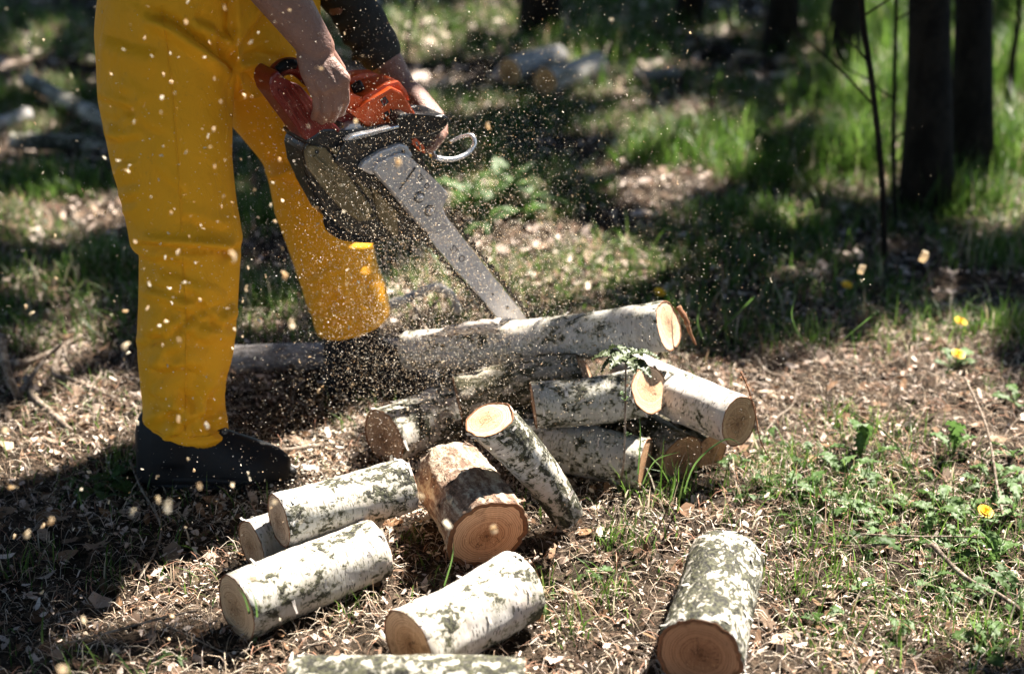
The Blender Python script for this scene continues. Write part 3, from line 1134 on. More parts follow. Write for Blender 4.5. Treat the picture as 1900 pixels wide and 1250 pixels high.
def leg_rings(rows, depth_scale=1.0):
    out = []
    for row in rows:
        py, Lx, Rx, Y = row[:4]
        ry = row[4] if len(row) > 4 else None
        tx = row[5] if len(row) > 5 else 0.0
        a, b = atY(Lx, py, Y), atY(Rx, py, Y)
        c = (a + b) / 2
        rx = (b[0] - a[0]) / 2
        out.append((c, (rx, 0, tx * rx), (0, ry or rx * depth_scale, 0)))
    return out


near_rows = [
    (-60, 190, 470, 2.80, .15), (60, 180, 440, 2.76, .135), (180, 184, 432, 2.73, .125), (300, 208, 430, 2.70, .115), (380, 230, 438, 2.69, .112), (425, 240, 446, 2.68, .112),
    (446, 243, 450, 2.68, .112), (453, 250, 448, 2.68, .109), (459, 260, 446, 2.68, .103), (500, 260, 444, 2.67, .102), (560, 259, 442, 2.66, .10), (620, 257, 437, 2.66, .10),
    (660, 258, 430, 2.66, .098), (700, 262, 419, 2.66, .09), (740, 266, 414, 2.655, .088), (765, 266, 418, 2.65, .088), (790, 264, 424, 2.65, .086, -.30)]
far_rows = [
    (-60, 300, 590, 2.98, .15), (60, 340, 596, 2.99, .135), (150, 398, 596, 3.0, .12), (230, 432, 612, 3.02, .115), (285, 482, 645, 3.03, .11), (300, 492, 652, 3.03, .108), (330, 500, 662, 3.04, .106),
    (390, 512, 674, 3.05, .105), (440, 530, 690, 3.06, .105), (500, 552, 700, 3.07, .103), (540, 565, 716, 3.08, .10), (575, 577, 724, 3.08, .10), (600, 586, 722, 3.085, .098, .22)]
parts = [rings_loft(leg_rings(near_rows)), rings_loft(leg_rings(far_rows))]
HIP = (atY(345, -20, 2.9))
pel = []
for (x, y, z, rx, ry) in ((-.60, 2.90, .78, .10, .12), (-.60, 2.90, .86, .165, .185), (-.595, 2.90, .96, .185, .20), (-.575, 2.90, 1.06, .17, .195), (-.53, 2.90, 1.16, .155, .19),
                          (-.47, 2.90, 1.26, .145, .18), (-.43, 2.90, 1.33, .13, .15)):
    pel.append(((x, y, z), (rx, 0, -.25 * rx), (0, ry, 0)))
parts.append(rings_loft(pel))
V, F = merge(parts)
trousers_me = remeshed('trousers', V, F, .0055, 5, M['cloth'])


def crease_mesh(me, creases, noise_amp=.004):
    n = len(me.vertices)
    co = np.empty(n * 3, dtype=np.float32)
    me.vertices.foreach_get('co', co)
    co = co.reshape(-1, 3).astype(float)
    nr = np.empty(n * 3, dtype=np.float32)
    me.vertices.foreach_get('normal', nr)
    nr = nr.reshape(-1, 3).astype(float)
    px, py, dep = proj(co)
    view = (co - CAM)
    view /= np.linalg.norm(view, axis=1)[:, None]
    facing = np.clip(-(view * nr).sum(1) * 2.0, 0, 1)
    disp = np.zeros(n)
    for pts, dp, w, side, ylim in creases:
        dp = dp * 1.35
        best = np.full(n, 1e9)
        sgn = np.zeros(n)
        tt = np.zeros(n)
        m = len(pts) - 1
        for i in range(m):
            ax, ay = pts[i]
            bx, by = pts[i + 1]
            dx, dy = bx - ax, by - ay
            L2 = dx * dx + dy * dy
            t = np.clip(((px - ax) * dx + (py - ay) * dy) / L2, 0, 1)
            ex, ey = px - (ax + t * dx), py - (ay + t * dy)
            d = np.hypot(ex, ey)
            s = np.sign(dx * ey - dy * ex)
            k = d < best
            best[k] = d[k]
            sgn[k] = s[k]
            tt[k] = (i + t[k]) / m
        env = np.clip(np.minimum(tt, 1 - tt) * 5 + .15, 0, 1)
        mask = facing * env
        if ylim is not None:
            mask = mask * ((co[:, 1] > ylim[0]) & (co[:, 1] < ylim[1]))
        disp += mask * dp * (-np.exp(-best / w * 1.1) + .85 * np.exp(-((best * sgn * side - 1.9 * w) / (1.5 * w)) ** 2))
    nz = np.array([mnoise.noise(Vector((c[0] * 7, c[1] * 7, c[2] * 5))) + .5 * mnoise.noise(Vector((c[0] * 18 + 5, c[1] * 18, c[2] * 11))) for c in co])
    disp += noise_amp * nz
    co += nr * disp[:, None]
    me.vertices.foreach_set('co', co.astype(np.float32).ravel())
    me.update()


NEAR, FARL = (2.0, 2.92), (2.92, 3.6)
FOLDS = []
for (x0, x1, y0, y1, n_, zone, amp) in ((265, 440, 490, 800, 22, NEAR, .0055), (200, 430, 130, 440, 12, NEAR, .0045), (560, 710, 330, 600, 12, FARL, .0055), (440, 600, 130, 300, 7, FARL, .005), (265, 440, 640, 800, 12, NEAR, .006)):
    for _ in range(n_):
        fx, fy, fa, fl_ = rnd.uniform(x0, x1), rnd.uniform(y0, y1), rnd.choice((-1, 1)) * rnd.uniform(.15, .9), rnd.uniform(22, 60)
        dx_, dy_ = math.cos(fa) * fl_, math.sin(fa) * fl_
        FOLDS.append(([(fx - dx_, fy - dy_), (fx + rnd.uniform(-6, 6), fy + rnd.uniform(-6, 6)), (fx + dx_, fy + dy_ * rnd.uniform(.2, 1.2))], amp * rnd.uniform(.5, 1.3), rnd.uniform(5, 10), rnd.choice((-1, 1)), zone))
crease_mesh(trousers_me, [
    ([(270, 18), (325, 40), (375, 78), (424, 118)], .020, 9, 1, None),
    ([(402, 72), (415, 92), (430, 120)], .018, 7, -1, None),
    ([(428, 110), (480, 101), (545, 116)], .011, 7, 1, None),
    ([(430, 118), (458, 142), (490, 172)], .010, 8, 1, None),
    ([(428, -20), (426, 60), (430, 130), (424, 240)], .009, 7, -1, None),
    ([(360, 30), (400, 45), (428, 90)], .010, 10, 1, None),
    ([(500, 20), (470, 60), (435, 100)], .010, 9, 1, None),
    ([(190, 60), (240, 80), (300, 90)], .007, 14, 1, NEAR),
    ([(244, 455), (300, 461), (370, 466), (425, 472), (448, 462)], .013, 7, -1, NEAR),
    ([(420, 478), (435, 466), (447, 455)], .010, 6, 1, NEAR),
    ([(330, 575), (375, 600), (420, 604), (440, 590)], .010, 10, 1, NEAR),
    ([(442, 560), (410, 580), (392, 604)], .010, 8, -1, NEAR),
    ([(300, 560), (330, 610), (390, 650)], .008, 13, 1, NEAR),
    ([(268, 680), (300, 700), (345, 688), (380, 700)], .010, 10, -1, NEAR),
    ([(420, 690), (396, 720), (384, 760), (392, 795)], .011, 8, 1, NEAR),
    ([(330, 720), (355, 750), (352, 790)], .008, 9, 1, NEAR),
    ([(424, 755), (405, 772), (380, 778), (345, 770)], .009, 8, 1, NEAR),
    ([(270, 730), (300, 760), (330, 770)], .007, 9, -1, NEAR),
    ([(262, 804), (345, 815), (424, 800)], .004, 4, 1, NEAR),
    ([(490, 300), (520, 306), (555, 292)], .010, 7, 1, FARL),
    ([(500, 330), (530, 345), (580, 340)], .008, 9, -1, FARL),
    ([(650, 470), (655, 540), (668, 600)], .008, 8, 1, FARL),
    ([(700, 490), (685, 530), (678, 575)], .012, 9, -1, FARL),
    ([(560, 520), (600, 560), (640, 570)], .006, 10, 1, FARL),
    ([(586, 618), (650, 622), (716, 585)], .004, 4, 1, FARL),
] + FOLDS)

man = empty('person', (-.48, 2.95, 0))
tag(man, 'person in yellow waterproof trousers and dark shirt bending forward with a chainsaw', 'person')

W_R = atY(588, 88, 2.66)
W_L = atY(742, 158, 3.0)
EL_R = atY(455, -105, 2.68)
EL_L = atY(600, -75, 3.08)
SH_R = np.array([-.36, 2.68, 1.40])
SH_L = np.array([-.28, 3.10, 1.42])
body = []
# trunk, neck, head
body += [capsule((-.60, 2.90, .95), (-.50, 2.90, 1.18), .13, .14), capsule((-.50, 2.90, 1.18), (-.36, 2.90, 1.40), .14, .135), capsule(SH_R, SH_L, .07, .07),
         capsule((-.33, 2.90, 1.46), (-.25, 2.89, 1.57), .058, .055)]
HD = np.array([-.19, 2.885, 1.645])
body += [capsule(HD + [-.03, 0, .03], HD + [.02, 0, .01], .088, .085), capsule(HD + [.02, 0, -.02], HD + [.05, 0, -.085], .075, .045), capsule(HD + [.095, 0, -.02], HD + [.118, 0, -.055], .012, .017, 10),
         capsule(HD + [-.01, -.088, -.02], HD + [-.012, -.090, .015], .014, .018, 10), capsule(HD + [-.01, .088, -.02], HD + [-.012, .090, .015], .014, .018, 10),
         capsule(HD + [.088, -.03, .012], HD + [.088, .03, .012], .014, .014, 10), capsule(HD + [.088, -.02, -.082], HD + [.088, .02, -.082], .011, .011, 10)]
# arms
body += [capsule(SH_R, EL_R, .06, .05), capsule(EL_R, EL_R * .6 + W_R * .4, .052, .052), capsule(EL_R * .6 + W_R * .4, W_R, .052, .034), capsule(EL_R * .1 + W_R * .9 + [0, .012, 0], W_R + [0, .012, 0], .034, .032)]
body += [capsule(SH_L, EL_L, .056, .047), capsule(EL_L, EL_L * .6 + W_L * .4, .049, .049), capsule(EL_L * .6 + W_L * .4, W_L, .049, .032)]


def chain_caps(pts, radii):
    return [capsule(pts[i], pts[i + 1], radii[i], radii[i + 1], 12, 3) for i in range(len(pts) - 1)]


# right hand closed round the rear grip: back of the hand to the camera
palm = [(588, 92, 2.655), (600, 112, 2.65), (616, 138, 2.645)]
mc = [(637, 146, 2.640), (620, 157, 2.630), (602, 164, 2.630), (585, 165, 2.638)]
pip = [(641, 186, 2.650), (624, 201, 2.636), (605, 206, 2.636), (588, 201, 2.645)]
dip = [(632, 210, 2.690), (616, 222, 2.685), (598, 225, 2.685), (582, 218, 2.688)]
tip = [(612, 208, 2.720), (598, 214, 2.720), (582, 214, 2.718), (568, 208, 2.714)]
for i in range(4):
    wv = np.array(atY(588 - 6 * i, 100 + 2 * i, 2.662 - .004 * i))
    a = atY(*mc[i])
    body += chain_caps([wv, (wv + a) / 2 + [0, -.004, 0], a], [.021, .020, .0145])
    body += chain_caps([a, atY(*pip[i]), atY(*dip[i]), atY(*tip[i])], [.0112 - .0006 * i, .0098 - .0005 * i, .0088 - .0005 * i, .0078])
th0 = atY(604, 100, 2.685)
body += chain_caps([th0, atY(628, 130, 2.715), atY(628, 160, 2.735), atY(612, 180, 2.735)], [.020, .0155, .0125, .0105])
body.append(capsule(atY(585, 120, 2.66), atY(600, 165, 2.66), .024, .022))
# left hand reaching over the front handle
a0 = W_L
mcl = [(806, 206, 2.955), (812, 214, 2.935), (812, 222, 2.915), (806, 228, 2.90)]
for i in range(4):
    a = atY(*mcl[i])
    body += chain_caps([a0, (a0 + a) / 2 + [0, 0, .006], a], [.026, .022, .0145])
    b1 = a + np.array([.012, -.012, -.026])
    b2 = b1 + np.array([-.016, -.014, -.020])
    b3 = b2 + np.array([-.020, .002, -.006])
    body += chain_caps([a, b1, b2, b3], [.0125, .0112, .010, .0085])
body += chain_caps([atY(752, 170, 2.975), atY(780, 205, 2.93), atY(795, 225, 2.90), atY(800, 240, 2.885)], [.020, .015, .0125, .010])
# legs inside the trousers
for rows in (near_rows, far_rows):
    pts = [c for c, vx, vy in leg_rings(rows)][1::3]
    body += chain_caps(pts, list(np.linspace(.08, .05, len(pts))))
V, F = merge(body)
bme = remeshed('body', V, F, .0039, 2, M['skin'])
obj('body', bme, man)
obj('trousers', trousers_me, man)
# stitched seams lie on the cloth
from mathutils.bvhtree import BVHTree
_bv = BVHTree.FromPolygons([v.co[:] for v in trousers_me.vertices], [p_.vertices[:] for p_ in trousers_me.polygons])


def seam(pts, r=.0014):
    P = []
    for i in range(len(pts) - 1):
        for t in np.linspace(0, 1, 14, endpoint=False):
            a_, b_ = np.array(pts[i]), np.array(pts[i + 1])
            q = a_ + (b_ - a_) * t
            d_ = ray(q[0], q[1])
            loc, nrm, _, _ = _bv.ray_cast(Vector(CAM), Vector(d_ / np.linalg.norm(d_)))
            if loc is not None:
                P.append(np.array(loc) + np.array(nrm) * .0004)
    if len(P) > 3:
        V, F = tube_data(P, r, 6)
        obj('seam', mesh_of('seam', V, F, M['cloth']), man)


seam([(300, 10), (318, 150), (330, 300), (338, 440)])
seam([(340, 480), (346, 600), (344, 720), (344, 806)])
seam([(272, 796), (310, 808), (345, 812), (385, 810), (418, 796)])
seam([(594, 624), (640, 622), (690, 604)])
# button on the hem
bt = atY(417, 800, 2.578)
V, F = capsule(bt + [0, .004, 0], bt + [0, .0, 0], .0065, .0065, 12, 3)
obj('button', mesh_of('button', V, F, M['ink']), man)
# shirt: trunk, short right sleeve, long left sleeve with a turned-up cuff
CU = EL_L * .28 + W_L * .72
sh = [capsule((-.56, 2.90, 1.06), (-.48, 2.90, 1.22), .17, .165), capsule((-.48, 2.90, 1.22), (-.36, 2.90, 1.40), .168, .15), capsule(SH_R, SH_L, .085, .085),
      capsule(SH_R, SH_R * .25 + EL_R * .75, .078, .066), capsule(SH_L, EL_L, .072, .058), capsule(EL_L, CU, .058, .046),
      capsule(EL_L * .34 + W_L * .66, CU, .053, .051), capsule(EL_L * .48 + W_L * .52, EL_L * .45 + W_L * .55, .056, .054), capsule(EL_L * .75 + W_L * .25, EL_L * .72 + W_L * .28, .061, .059)]
V, F = merge(sh)
sme = remeshed('shirt', V, F, .008, 3, M['shirt'])
crease_mesh(sme, [([(575, 10), (600, 30), (640, 20)], .010, 8, 1, None), ([(600, 60), (630, 66), (655, 50)], .012, 8, 1, None), ([(625, 92), (655, 96), (680, 84)], .012, 7, 1, None),
                  ([(640, 120), (662, 116), (690, 100)], .010, 6, -1, None)], .006)
obj('shirt', sme, man)
# hair cap
V, F = [], []
bm = bmesh.new()
bmesh.ops.create_uvsphere(bm, u_segments=28, v_segments=18, radius=1)
for v in bm.verts:
    p = v.co.copy()
    n3 = mnoise.noise(p * 6)
    v.co = Vector((HD[0] - .018 + p.x * (.108 + .006 * n3), HD[1] + p.y * (.100 + .006 * n3), HD[2] + .035 + p.z * (.098 + .006 * n3)))
bmesh.ops.delete(bm, geom=[v for v in bm.verts if v.co.z < HD[2] - .01 - 1.0 * max(0, HD[0] + .02 - v.co.x) or v.co.x > HD[0] + .075], context='VERTS')
hm = bpy.data.meshes.new('hair')
bm.to_mesh(hm)
bm.free()
hm.materials.append(M['hair'])
set_smooth(hm)
obj('hair', hm, man)


def boot(heel, toe, label, shaft_c, shaft_top, shaft_r):
    heel, toe = np.asarray(heel, float), np.asarray(toe, float)
    d = toe - heel
    L = np.linalg.norm(d)
    d /= L
    s = np.cross([0, 0, 1.0], d)
    rings = []
    prof = [(0.0, .55, .06, .10), (.03, .78, .075, .135), (.10, .92, .09, .15), (.22, .95, .09, .155), (.36, .95, .085, .145), (.48, .98, .075, .118), (.60, 1.05, .065, .098), (.72, 1.1, .055, .083),
            (.84, 1.05, .045, .068), (.93, .82, .036, .053), (.985, .45, .028, .036)]
    wb = .047
    for t, w, lo, h in prof:
        c = heel + d * L * t + np.array([0, 0, .012])
        ring = []
        for k in range(24):
            an = 2 * math.pi * k / 24
            u, v = math.cos(an), math.sin(an)
            zz = h * (v if v > 0 else .12 * v)
            uu = (abs(u) ** .75) * (1 if u > 0 else -1) * wb * w * (1 - .25 * max(0, v) ** 2)
            ring.append(c + s * uu + np.array([0, 0, zz + .008]))
        rings.append(ring)
    V = [p for r in rings for p in r]
    F = []
    for i in range(len(rings) - 1):
        for k in range(24):
            k2 = (k + 1) % 24
            F.append((i * 24 + k, i * 24 + k2, (i + 1) * 24 + k2, (i + 1) * 24 + k))
    F.append(tuple(range(24))[::-1])
    F.append(tuple((len(rings) - 1) * 24 + k for k in range(24)))
    base = heel + d * L * .24
    sc = np.asarray(shaft_c)
    sr = [((base[0], base[1], .06), (.062, 0, 0), (0, .05, 0)), ((base[0] * .6 + sc[0] * .4, base[1] * .6 + sc[1] * .4, .12), (.066, 0, 0), (0, .058, 0)),
          ((sc[0], sc[1], .17), (shaft_r, 0, 0), (0, shaft_r * .92, 0)), ((sc[0], sc[1], shaft_top), (shaft_r * 1.03, 0, 0), (0, shaft_r * .95, 0))]
    V, F = merge([(V, F), rings_loft(sr, 24)])
    me = remeshed('upper', V, F, .006, 5, M['rubber'])
    root = empty('boot', heel)
    root.parent = man
    root.matrix_parent_inverse = man.matrix_basis.inverted()
    root['label'] = label
    obj('upper', me, root)
    # sole: outsole slab with a groove
    V, F = [], []
    n = 40
    rows = ((.0, .98), (.008, 1.03), (.014, 1.05), (.016, .99), (.019, .99), (.021, 1.05), (.032, 1.03), (.036, .95))
    for z, sc_ in rows:
        for k in range(n):
            an = 2 * math.pi * k / n
            t = .5 + .515 * math.cos(an)
            w = np.interp(t, [-.02, 0, .1, .25, .42, .65, .78, .9, 1.0, 1.03], [.2, .6, .92, .96, .88, 1.08, 1.12, .98, .55, .2])
            V.append(heel + d * L * (.5 + (t - .5) * (1 + (sc_ - 1) * .4)) + s * math.sin(an) * wb * 1.06 * w * sc_ / max(.35, abs(math.sin(an)) ** .4 if abs(math.sin(an)) > .02 else 1) * abs(math.sin(an)) ** .15 + np.array([0, 0, z - .002]))
    for i in range(len(rows) - 1):
        for k in range(n):
            k2 = (k + 1) % n
            F.append((i * n + k, i * n + k2, (i + 1) * n + k2, (i + 1) * n + k))
    F.append(tuple(range(n))[::-1])
    F.append(tuple((len(rows) - 1) * n + k for k in range(n)))
    obj('sole', mesh_of('sole', V, F, M['rubber']), root)


boot(Z(262, 892, 0), Z(545, 893, 0), 'black rubber boot nearest the log stack', atY(338, 790, 2.66), .185, .073)
boot(Z(604, 730, 0), Z(812, 714, 0), 'black rubber boot behind the sawn trunk', atY(652, 620, 3.09), .21, .07)

# ------------------------------------------------------------------ the chainsaw
SO = atY(735, 330, 2.78)
TIP = atY(957, 590, 2.945)
su = TIP - SO
su /= np.linalg.norm(su)
sn = -(ray(760, 330) / np.linalg.norm(ray(760, 330))) + np.array([.05, 0, .22])
sn -= su * (sn @ su)
sn /= np.linalg.norm(sn)
sv = np.cross(sn, su)
SM = Matrix(((su[0], sv[0], sn[0], SO[0]), (su[1], sv[1], sn[1], SO[1]), (su[2], sv[2], sn[2], SO[2]), (0, 0, 0, 1)))
saw = empty('chainsaw', mat=SM)
tag(saw, 'orange and black chainsaw with dusty grey bar, cutting into the birch trunk', 'chainsaw')


def S(px, py, n=0.0):
    """pixel -> saw coordinates on the plane at height n above the bar plane"""
    d = ray(px, py)
    o = SO + sn * n
    t = ((o - CAM) @ sn) / (d @ sn)
    p = CAM + d * t - SO
    return np.array([p @ su, p @ sv, n])


def slab(name, px, n0, n1, mat, bev=.003, parent=None, inset=0.0, segs=2):
    """outline (pixels, traced on the face n1) with real thickness from n0 to n1"""
    P = [S(a, b, n1) for a, b in px]
    ar = sum(P[i][0] * P[(i + 1) % len(P)][1] - P[(i + 1) % len(P)][0] * P[i][1] for i in range(len(P)))
    if ar < 0:
        P = P[::-1]
    bm = bmesh.new()
    top = [bm.verts.new((p[0], p[1], n1)) for p in P]
    bot = [bm.verts.new((p[0], p[1], n0)) for p in P]
    m = len(P)
    bm.faces.new(top)
    bm.faces.new(bot[::-1])
    for i in range(m):
        j = (i + 1) % m
        bm.faces.new((bot[i], bot[j], top[j], top[i]))
    if bev:
        bmesh.ops.bevel(bm, geom=[e for e in bm.edges], offset=bev, segments=segs, affect='EDGES', profile=.6, clamp_overlap=True)
    bmesh.ops.recalc_face_normals(bm, faces=bm.faces)
    me = bpy.data.meshes.new(name)
    bm.to_mesh(me)
    bm.free()
    me.materials.append(mat)
    me.polygons.foreach_set('use_smooth', np.zeros(len(me.polygons), dtype=bool))
    o = bpy.data.objects.new(name, me)
    COL.objects.link(o)
    o.parent = parent or saw
    return o


def stube(name, pts, r, mat, parent=None, seg=12):
    P = smooth_path([S(*p) for p in pts], 6)
    rr = r if not hasattr(r, '__len__') else list(np.interp(np.linspace(0, 1, len(P)), np.linspace(0, 1, len(r)), r))
    V, F = tube_data(P, rr, seg)
    o = bpy.data.objects.new(name, mesh_of(name, V, F, mat))
    COL.objects.link(o)
    o.parent = parent or saw
    return o


# guide bar with rail, chain and worn letters
bar = slab('guide_bar', [(745, 345), (800, 330), (826, 400), (872, 458), (917, 515), (950, 556), (978, 592), (996, 622), (992, 640), (974, 640), (954, 624), (926, 592), (886, 544), (842, 496), (808, 456), (778, 418)],
           -.0022, .0022, M['bar'], .0007)
slab('bar_hole', [(938, 569), (943, 567), (945, 572), (940, 575)], .0023, .0027, M['ink'], 0, bar)
slab('bar_hole', [(912, 545), (916, 543), (917, 547), (914, 549)], .0023, .0027, M['ink'], 0, bar)


def worn_text(body_, px, py, n, size, ang=0, parent=None):
    cu = bpy.data.curves.new('lettering', 'FONT')
    cu.body = body_
    cu.size = size
    cu.extrude = .0002
    cu.materials.append(M['ink'])
    tmp = bpy.data.objects.new('lettering_src', cu)
    COL.objects.link(tmp)
    me = bpy.data.meshes.new_from_object(tmp.evaluated_get(bpy.context.evaluated_depsgraph_get()))
    bpy.data.objects.remove(tmp)
    o = bpy.data.objects.new('lettering', me)
    COL.objects.link(o)
    o.parent = parent
    o.location = S(px, py, n)
    o.rotation_euler = (0, 0, ang)
    return o


worn_text('ST  O', 834, 462, .0026, .020, .0, bar)
edge_up = [(830, 396), (876, 453), (921, 510), (954, 551), (984, 589)]
edge_lo = [(774, 420), (804, 460), (838, 500), (882, 548), (924, 598)]
def add_box(c, ax, ay, az, hx, hy, hz):
    o = len(CV)
    for i in (-1, 1):
        for j in (-1, 1):
            for k in (-1, 1):
                CV.append(c + ax * hx * i + ay * hy * j + az * hz * k)
    for f in ((0, 1, 3, 2), (4, 6, 7, 5), (0, 4, 5, 1), (2, 3, 7, 6), (0, 2, 6, 4), (1, 5, 7, 3)):
        CF.append(tuple(o + q for q in f))


for ed, sg in ((edge_up, 1), (edge_lo, -1)):
    CV, CF = [], []
    P = [S(*p, 0) for p in ed]
    P = smooth_path(P, 8)
    cum = np.concatenate([[0], np.cumsum([np.linalg.norm(P[i + 1] - P[i]) for i in range(len(P) - 1)])])
    step = .0085
    for q in range(int(cum[-1] / step)):
        s = q * step
        c = np.array([np.interp(s, cum, [p[k] for p in P]) for k in range(3)])
        c2 = np.array([np.interp(s + .004, cum, [p[k] for p in P]) for k in range(3)])
        t = c2 - c
        t /= np.linalg.norm(t) + 1e-9
        nn = np.array([0, 0, 1.0])
        b = np.cross(nn, t) * sg * (1 if (np.cross(nn, t)[1] > 0) else -1)
        add_box(c - b * .001, t, b, nn, .0042, .0028, .0028)
        if q % 3 == 0:
            add_box(c + b * .0042 + nn * (.0012 if q % 2 else -.0012), t, b, nn, .0048, .0032, .0024)
        elif q % 3 == 1:
            add_box(c + b * .002, t, b, nn, .0030, .0014, .0012)
    chain = bpy.data.objects.new('chain', mesh_of('chain', CV, CF, M['chain'], False))
    COL.objects.link(chain)
    chain.parent = saw
# clutch cover: thick plate with lit upper bevel, two bar nuts in a recess
cover = slab('clutch_cover', [(693, 316), (701, 302), (742, 284), (757, 287), (784, 312), (812, 338), (831, 358), (832, 366), (819, 384), (818, 392), (838, 420), (812, 436), (790, 428), (770, 404), (735, 362)],
             .004, .034, M['metal'], .0035)
slab('cover_shoulder', [(668, 312), (676, 300), (704, 282), (742, 267), (757, 271), (768, 290), (757, 296), (742, 290), (703, 306), (694, 318), (690, 326)], -.012, .024, M['metal'], .006)
slab('cover_groove', [(740, 352), (744, 350), (772, 312), (769, 310)], .0345, .0349, M['ink'], 0, cover)
for (a, b) in ((778, 366), (797, 391)):
    c = S(a, b, .035)
    V, F = [], []
    for r, z in ((.0125, .0), (.0125, .0008), (.0095, .0010), (.0095, .0012)):
        for k in range(24):
            V.append((c[0] + math.cos(k / 24 * 6.283) * r, c[1] + math.sin(k / 24 * 6.283) * r, .0345 + z))
    for i in range(3):
        for k in range(24):
            k2 = (k + 1) % 24
            F.append((i * 24 + k, i * 24 + k2, (i + 1) * 24 + k2, (i + 1) * 24 + k))
    rc = bpy.data.objects.new('nut_recess', mesh_of('nut_recess', V, F, M['ink']))
    COL.objects.link(rc)
    rc.parent = cover
    V, F = [], []
    for r, z in ((.0085, .0), (.0085, .0065), (.0075, .0075), (.0045, .0075), (.0045, .0105), (.003, .011)):
        for k in range(6):
            V.append((c[0] + math.cos(k / 6 * 6.283) * r, c[1] + math.sin(k / 6 * 6.283) * r, .0345 + z))
    for i in range(5):
        for k in range(6):
            k2 = (k + 1) % 6
            F.append((i * 6 + k, i * 6 + k2, (i + 1) * 6 + k2, (i + 1) * 6 + k))
    F.append(tuple(30 + k for k in range(6)))
    nt = bpy.data.objects.new('bar_nut', mesh_of('bar_nut', V, F, M['metal'], False))
    COL.objects.link(nt)
    nt.parent = cover
worn_text('TF  O', 773, 328, .0347, .016, -.05, cover)
# engine casing (black), seen above and below the cover
slab('engine_casing', [(566, 262), (600, 238), (652, 246), (745, 226), (824, 214), (831, 232), (826, 240), (800, 262), (776, 288), (796, 318), (820, 350), (790, 420), (742, 392), (690, 335), (640, 300), (590, 290)],
     -.115, -.004, M['black'], .008)
slab('casing_front', [(640, 262), (680, 258), (745, 238), (770, 268), (742, 266), (704, 280), (676, 298), (668, 315), (700, 345), (680, 350), (620, 300)], -.02, .012, M['black'], .005)
slab('rim_highlight', [(640, 262), (655, 252), (700, 243), (746, 231), (748, 236), (700, 249), (660, 259)], -.004, .016, M['chrome'], .003)  # bright strip standing in for the highlight along the casing rim
# dusty olive housing with ribs and black bumper
house = slab('housing', [(562, 282), (566, 268), (580, 258), (618, 262), (664, 306), (700, 345), (742, 395), (776, 420), (778, 436), (720, 446), (650, 436), (612, 404), (586, 352), (568, 316)], -.10, -.006, M['black'], .010)
slab('housing_panel', [(568, 284), (574, 270), (604, 274), (640, 318), (688, 380), (700, 408), (668, 412), (634, 388), (598, 346), (574, 314)], -.03, .004, M['olive'], .006, house)
slab('housing_panel', [(612, 274), (634, 282), (676, 326), (694, 372), (686, 368), (648, 316)], -.03, .008, M['olive'], .005, house)
slab('housing_panel', [(690, 344), (742, 398), (772, 420), (772, 434), (732, 440), (704, 404)], -.03, .003, M['olive'], .006, house)
for k in range(4):
    t = k / 3
    a = (582 + 58 * t, 292 + 76 * t)
    slab('housing_rib', [(a[0], a[1]), (a[0] + 4, a[1] - 3), (a[0] + 40, a[1] + 34), (a[0] + 36, a[1] + 38)], .003, .010, M['olive'], .0015, house)
for (a, b, nn) in ((588, 282, .0045), (636, 396, .0045), (690, 400, .0045), (640, 300, .0085), (712, 298, .0245), (748, 282, .0245), (662, 262, .0125), (726, 246, .0125)):
    c = S(a, b, nn)
    V, F = [], []
    for r, z in ((.0042, -.001), (.0042, .0012), (.0036, .0018), (.0018, .0018), (.0016, .0004)):
        for k in range(12):
            V.append((c[0] + math.cos(k / 12 * 6.283) * r, c[1] + math.sin(k / 12 * 6.283) * r, nn + z))
    for i in range(4):
        for k in range(12):
            k2 = (k + 1) % 12
            F.append((i * 12 + k, i * 12 + k2, (i + 1) * 12 + k2, (i + 1) * 12 + k))
    F.append(tuple(48 + k for k in range(12)))
    o = bpy.data.objects.new('screw', mesh_of('screw', V, F, M['chain']))
    COL.objects.link(o)
    o.parent = saw
for k in range(5):
    a, b = 648 + 11 * k, 330 + 14 * k
    slab('vent_slot', [(a, b), (a + 5, b - 4), (a + 22, b + 16), (a + 17, b + 20)], -.0055, -.0045 + .0005 * (k % 2), M['ink'], 0, house)
stube('bumper', [(606, 398, -.02), (614, 420, -.02), (640, 436, -.02), (690, 442, -.02), (722, 436, -.02)], [.008, .012, .012, .010, .006], M['rubber'])
stube('bumper', [(566, 300, -.02), (578, 338, -.02), (598, 380, -.02), (608, 402, -.02)], [.007, .008, .008, .007], M['rubber'])
slab('sprocket_guard', [(735, 394), (768, 412), (795, 432), (800, 448), (776, 444), (740, 446)], -.02, .004, M['chain'], .004)
# bucking spikes
for k in range(4):
    a, b = 766 + 9 * k, 436 + 4 * k
    slab('spike', [(a, b - 6), (a + 8, b - 3), (a + 5, b + 10)], -.004, .0, M['chain'], .0008)
# orange top cover
top = slab('top_cover', [(640, 200), (662, 206), (680, 190), (728, 162), (748, 172), (770, 208), (774, 222), (748, 234), (700, 244), (690, 244), (665, 222)], -.075, -.016, M['orange'], .007)
slab('top_cover_crown', [(664, 200), (676, 178), (712, 158), (742, 150), (756, 168), (764, 190), (730, 172), (690, 196)], -.105, -.03, M['orange'], .007)
slab('top_cover_rear', [(636, 200), (640, 184), (654, 172), (668, 180), (676, 186), (664, 206)], -.075, -.022, M['orange'], .006)
slab('far_cover', [(640, 150), (664, 138), (700, 136), (720, 150), (740, 175), (700, 190), (660, 176)], -.15, -.105, M['orange'], .008)
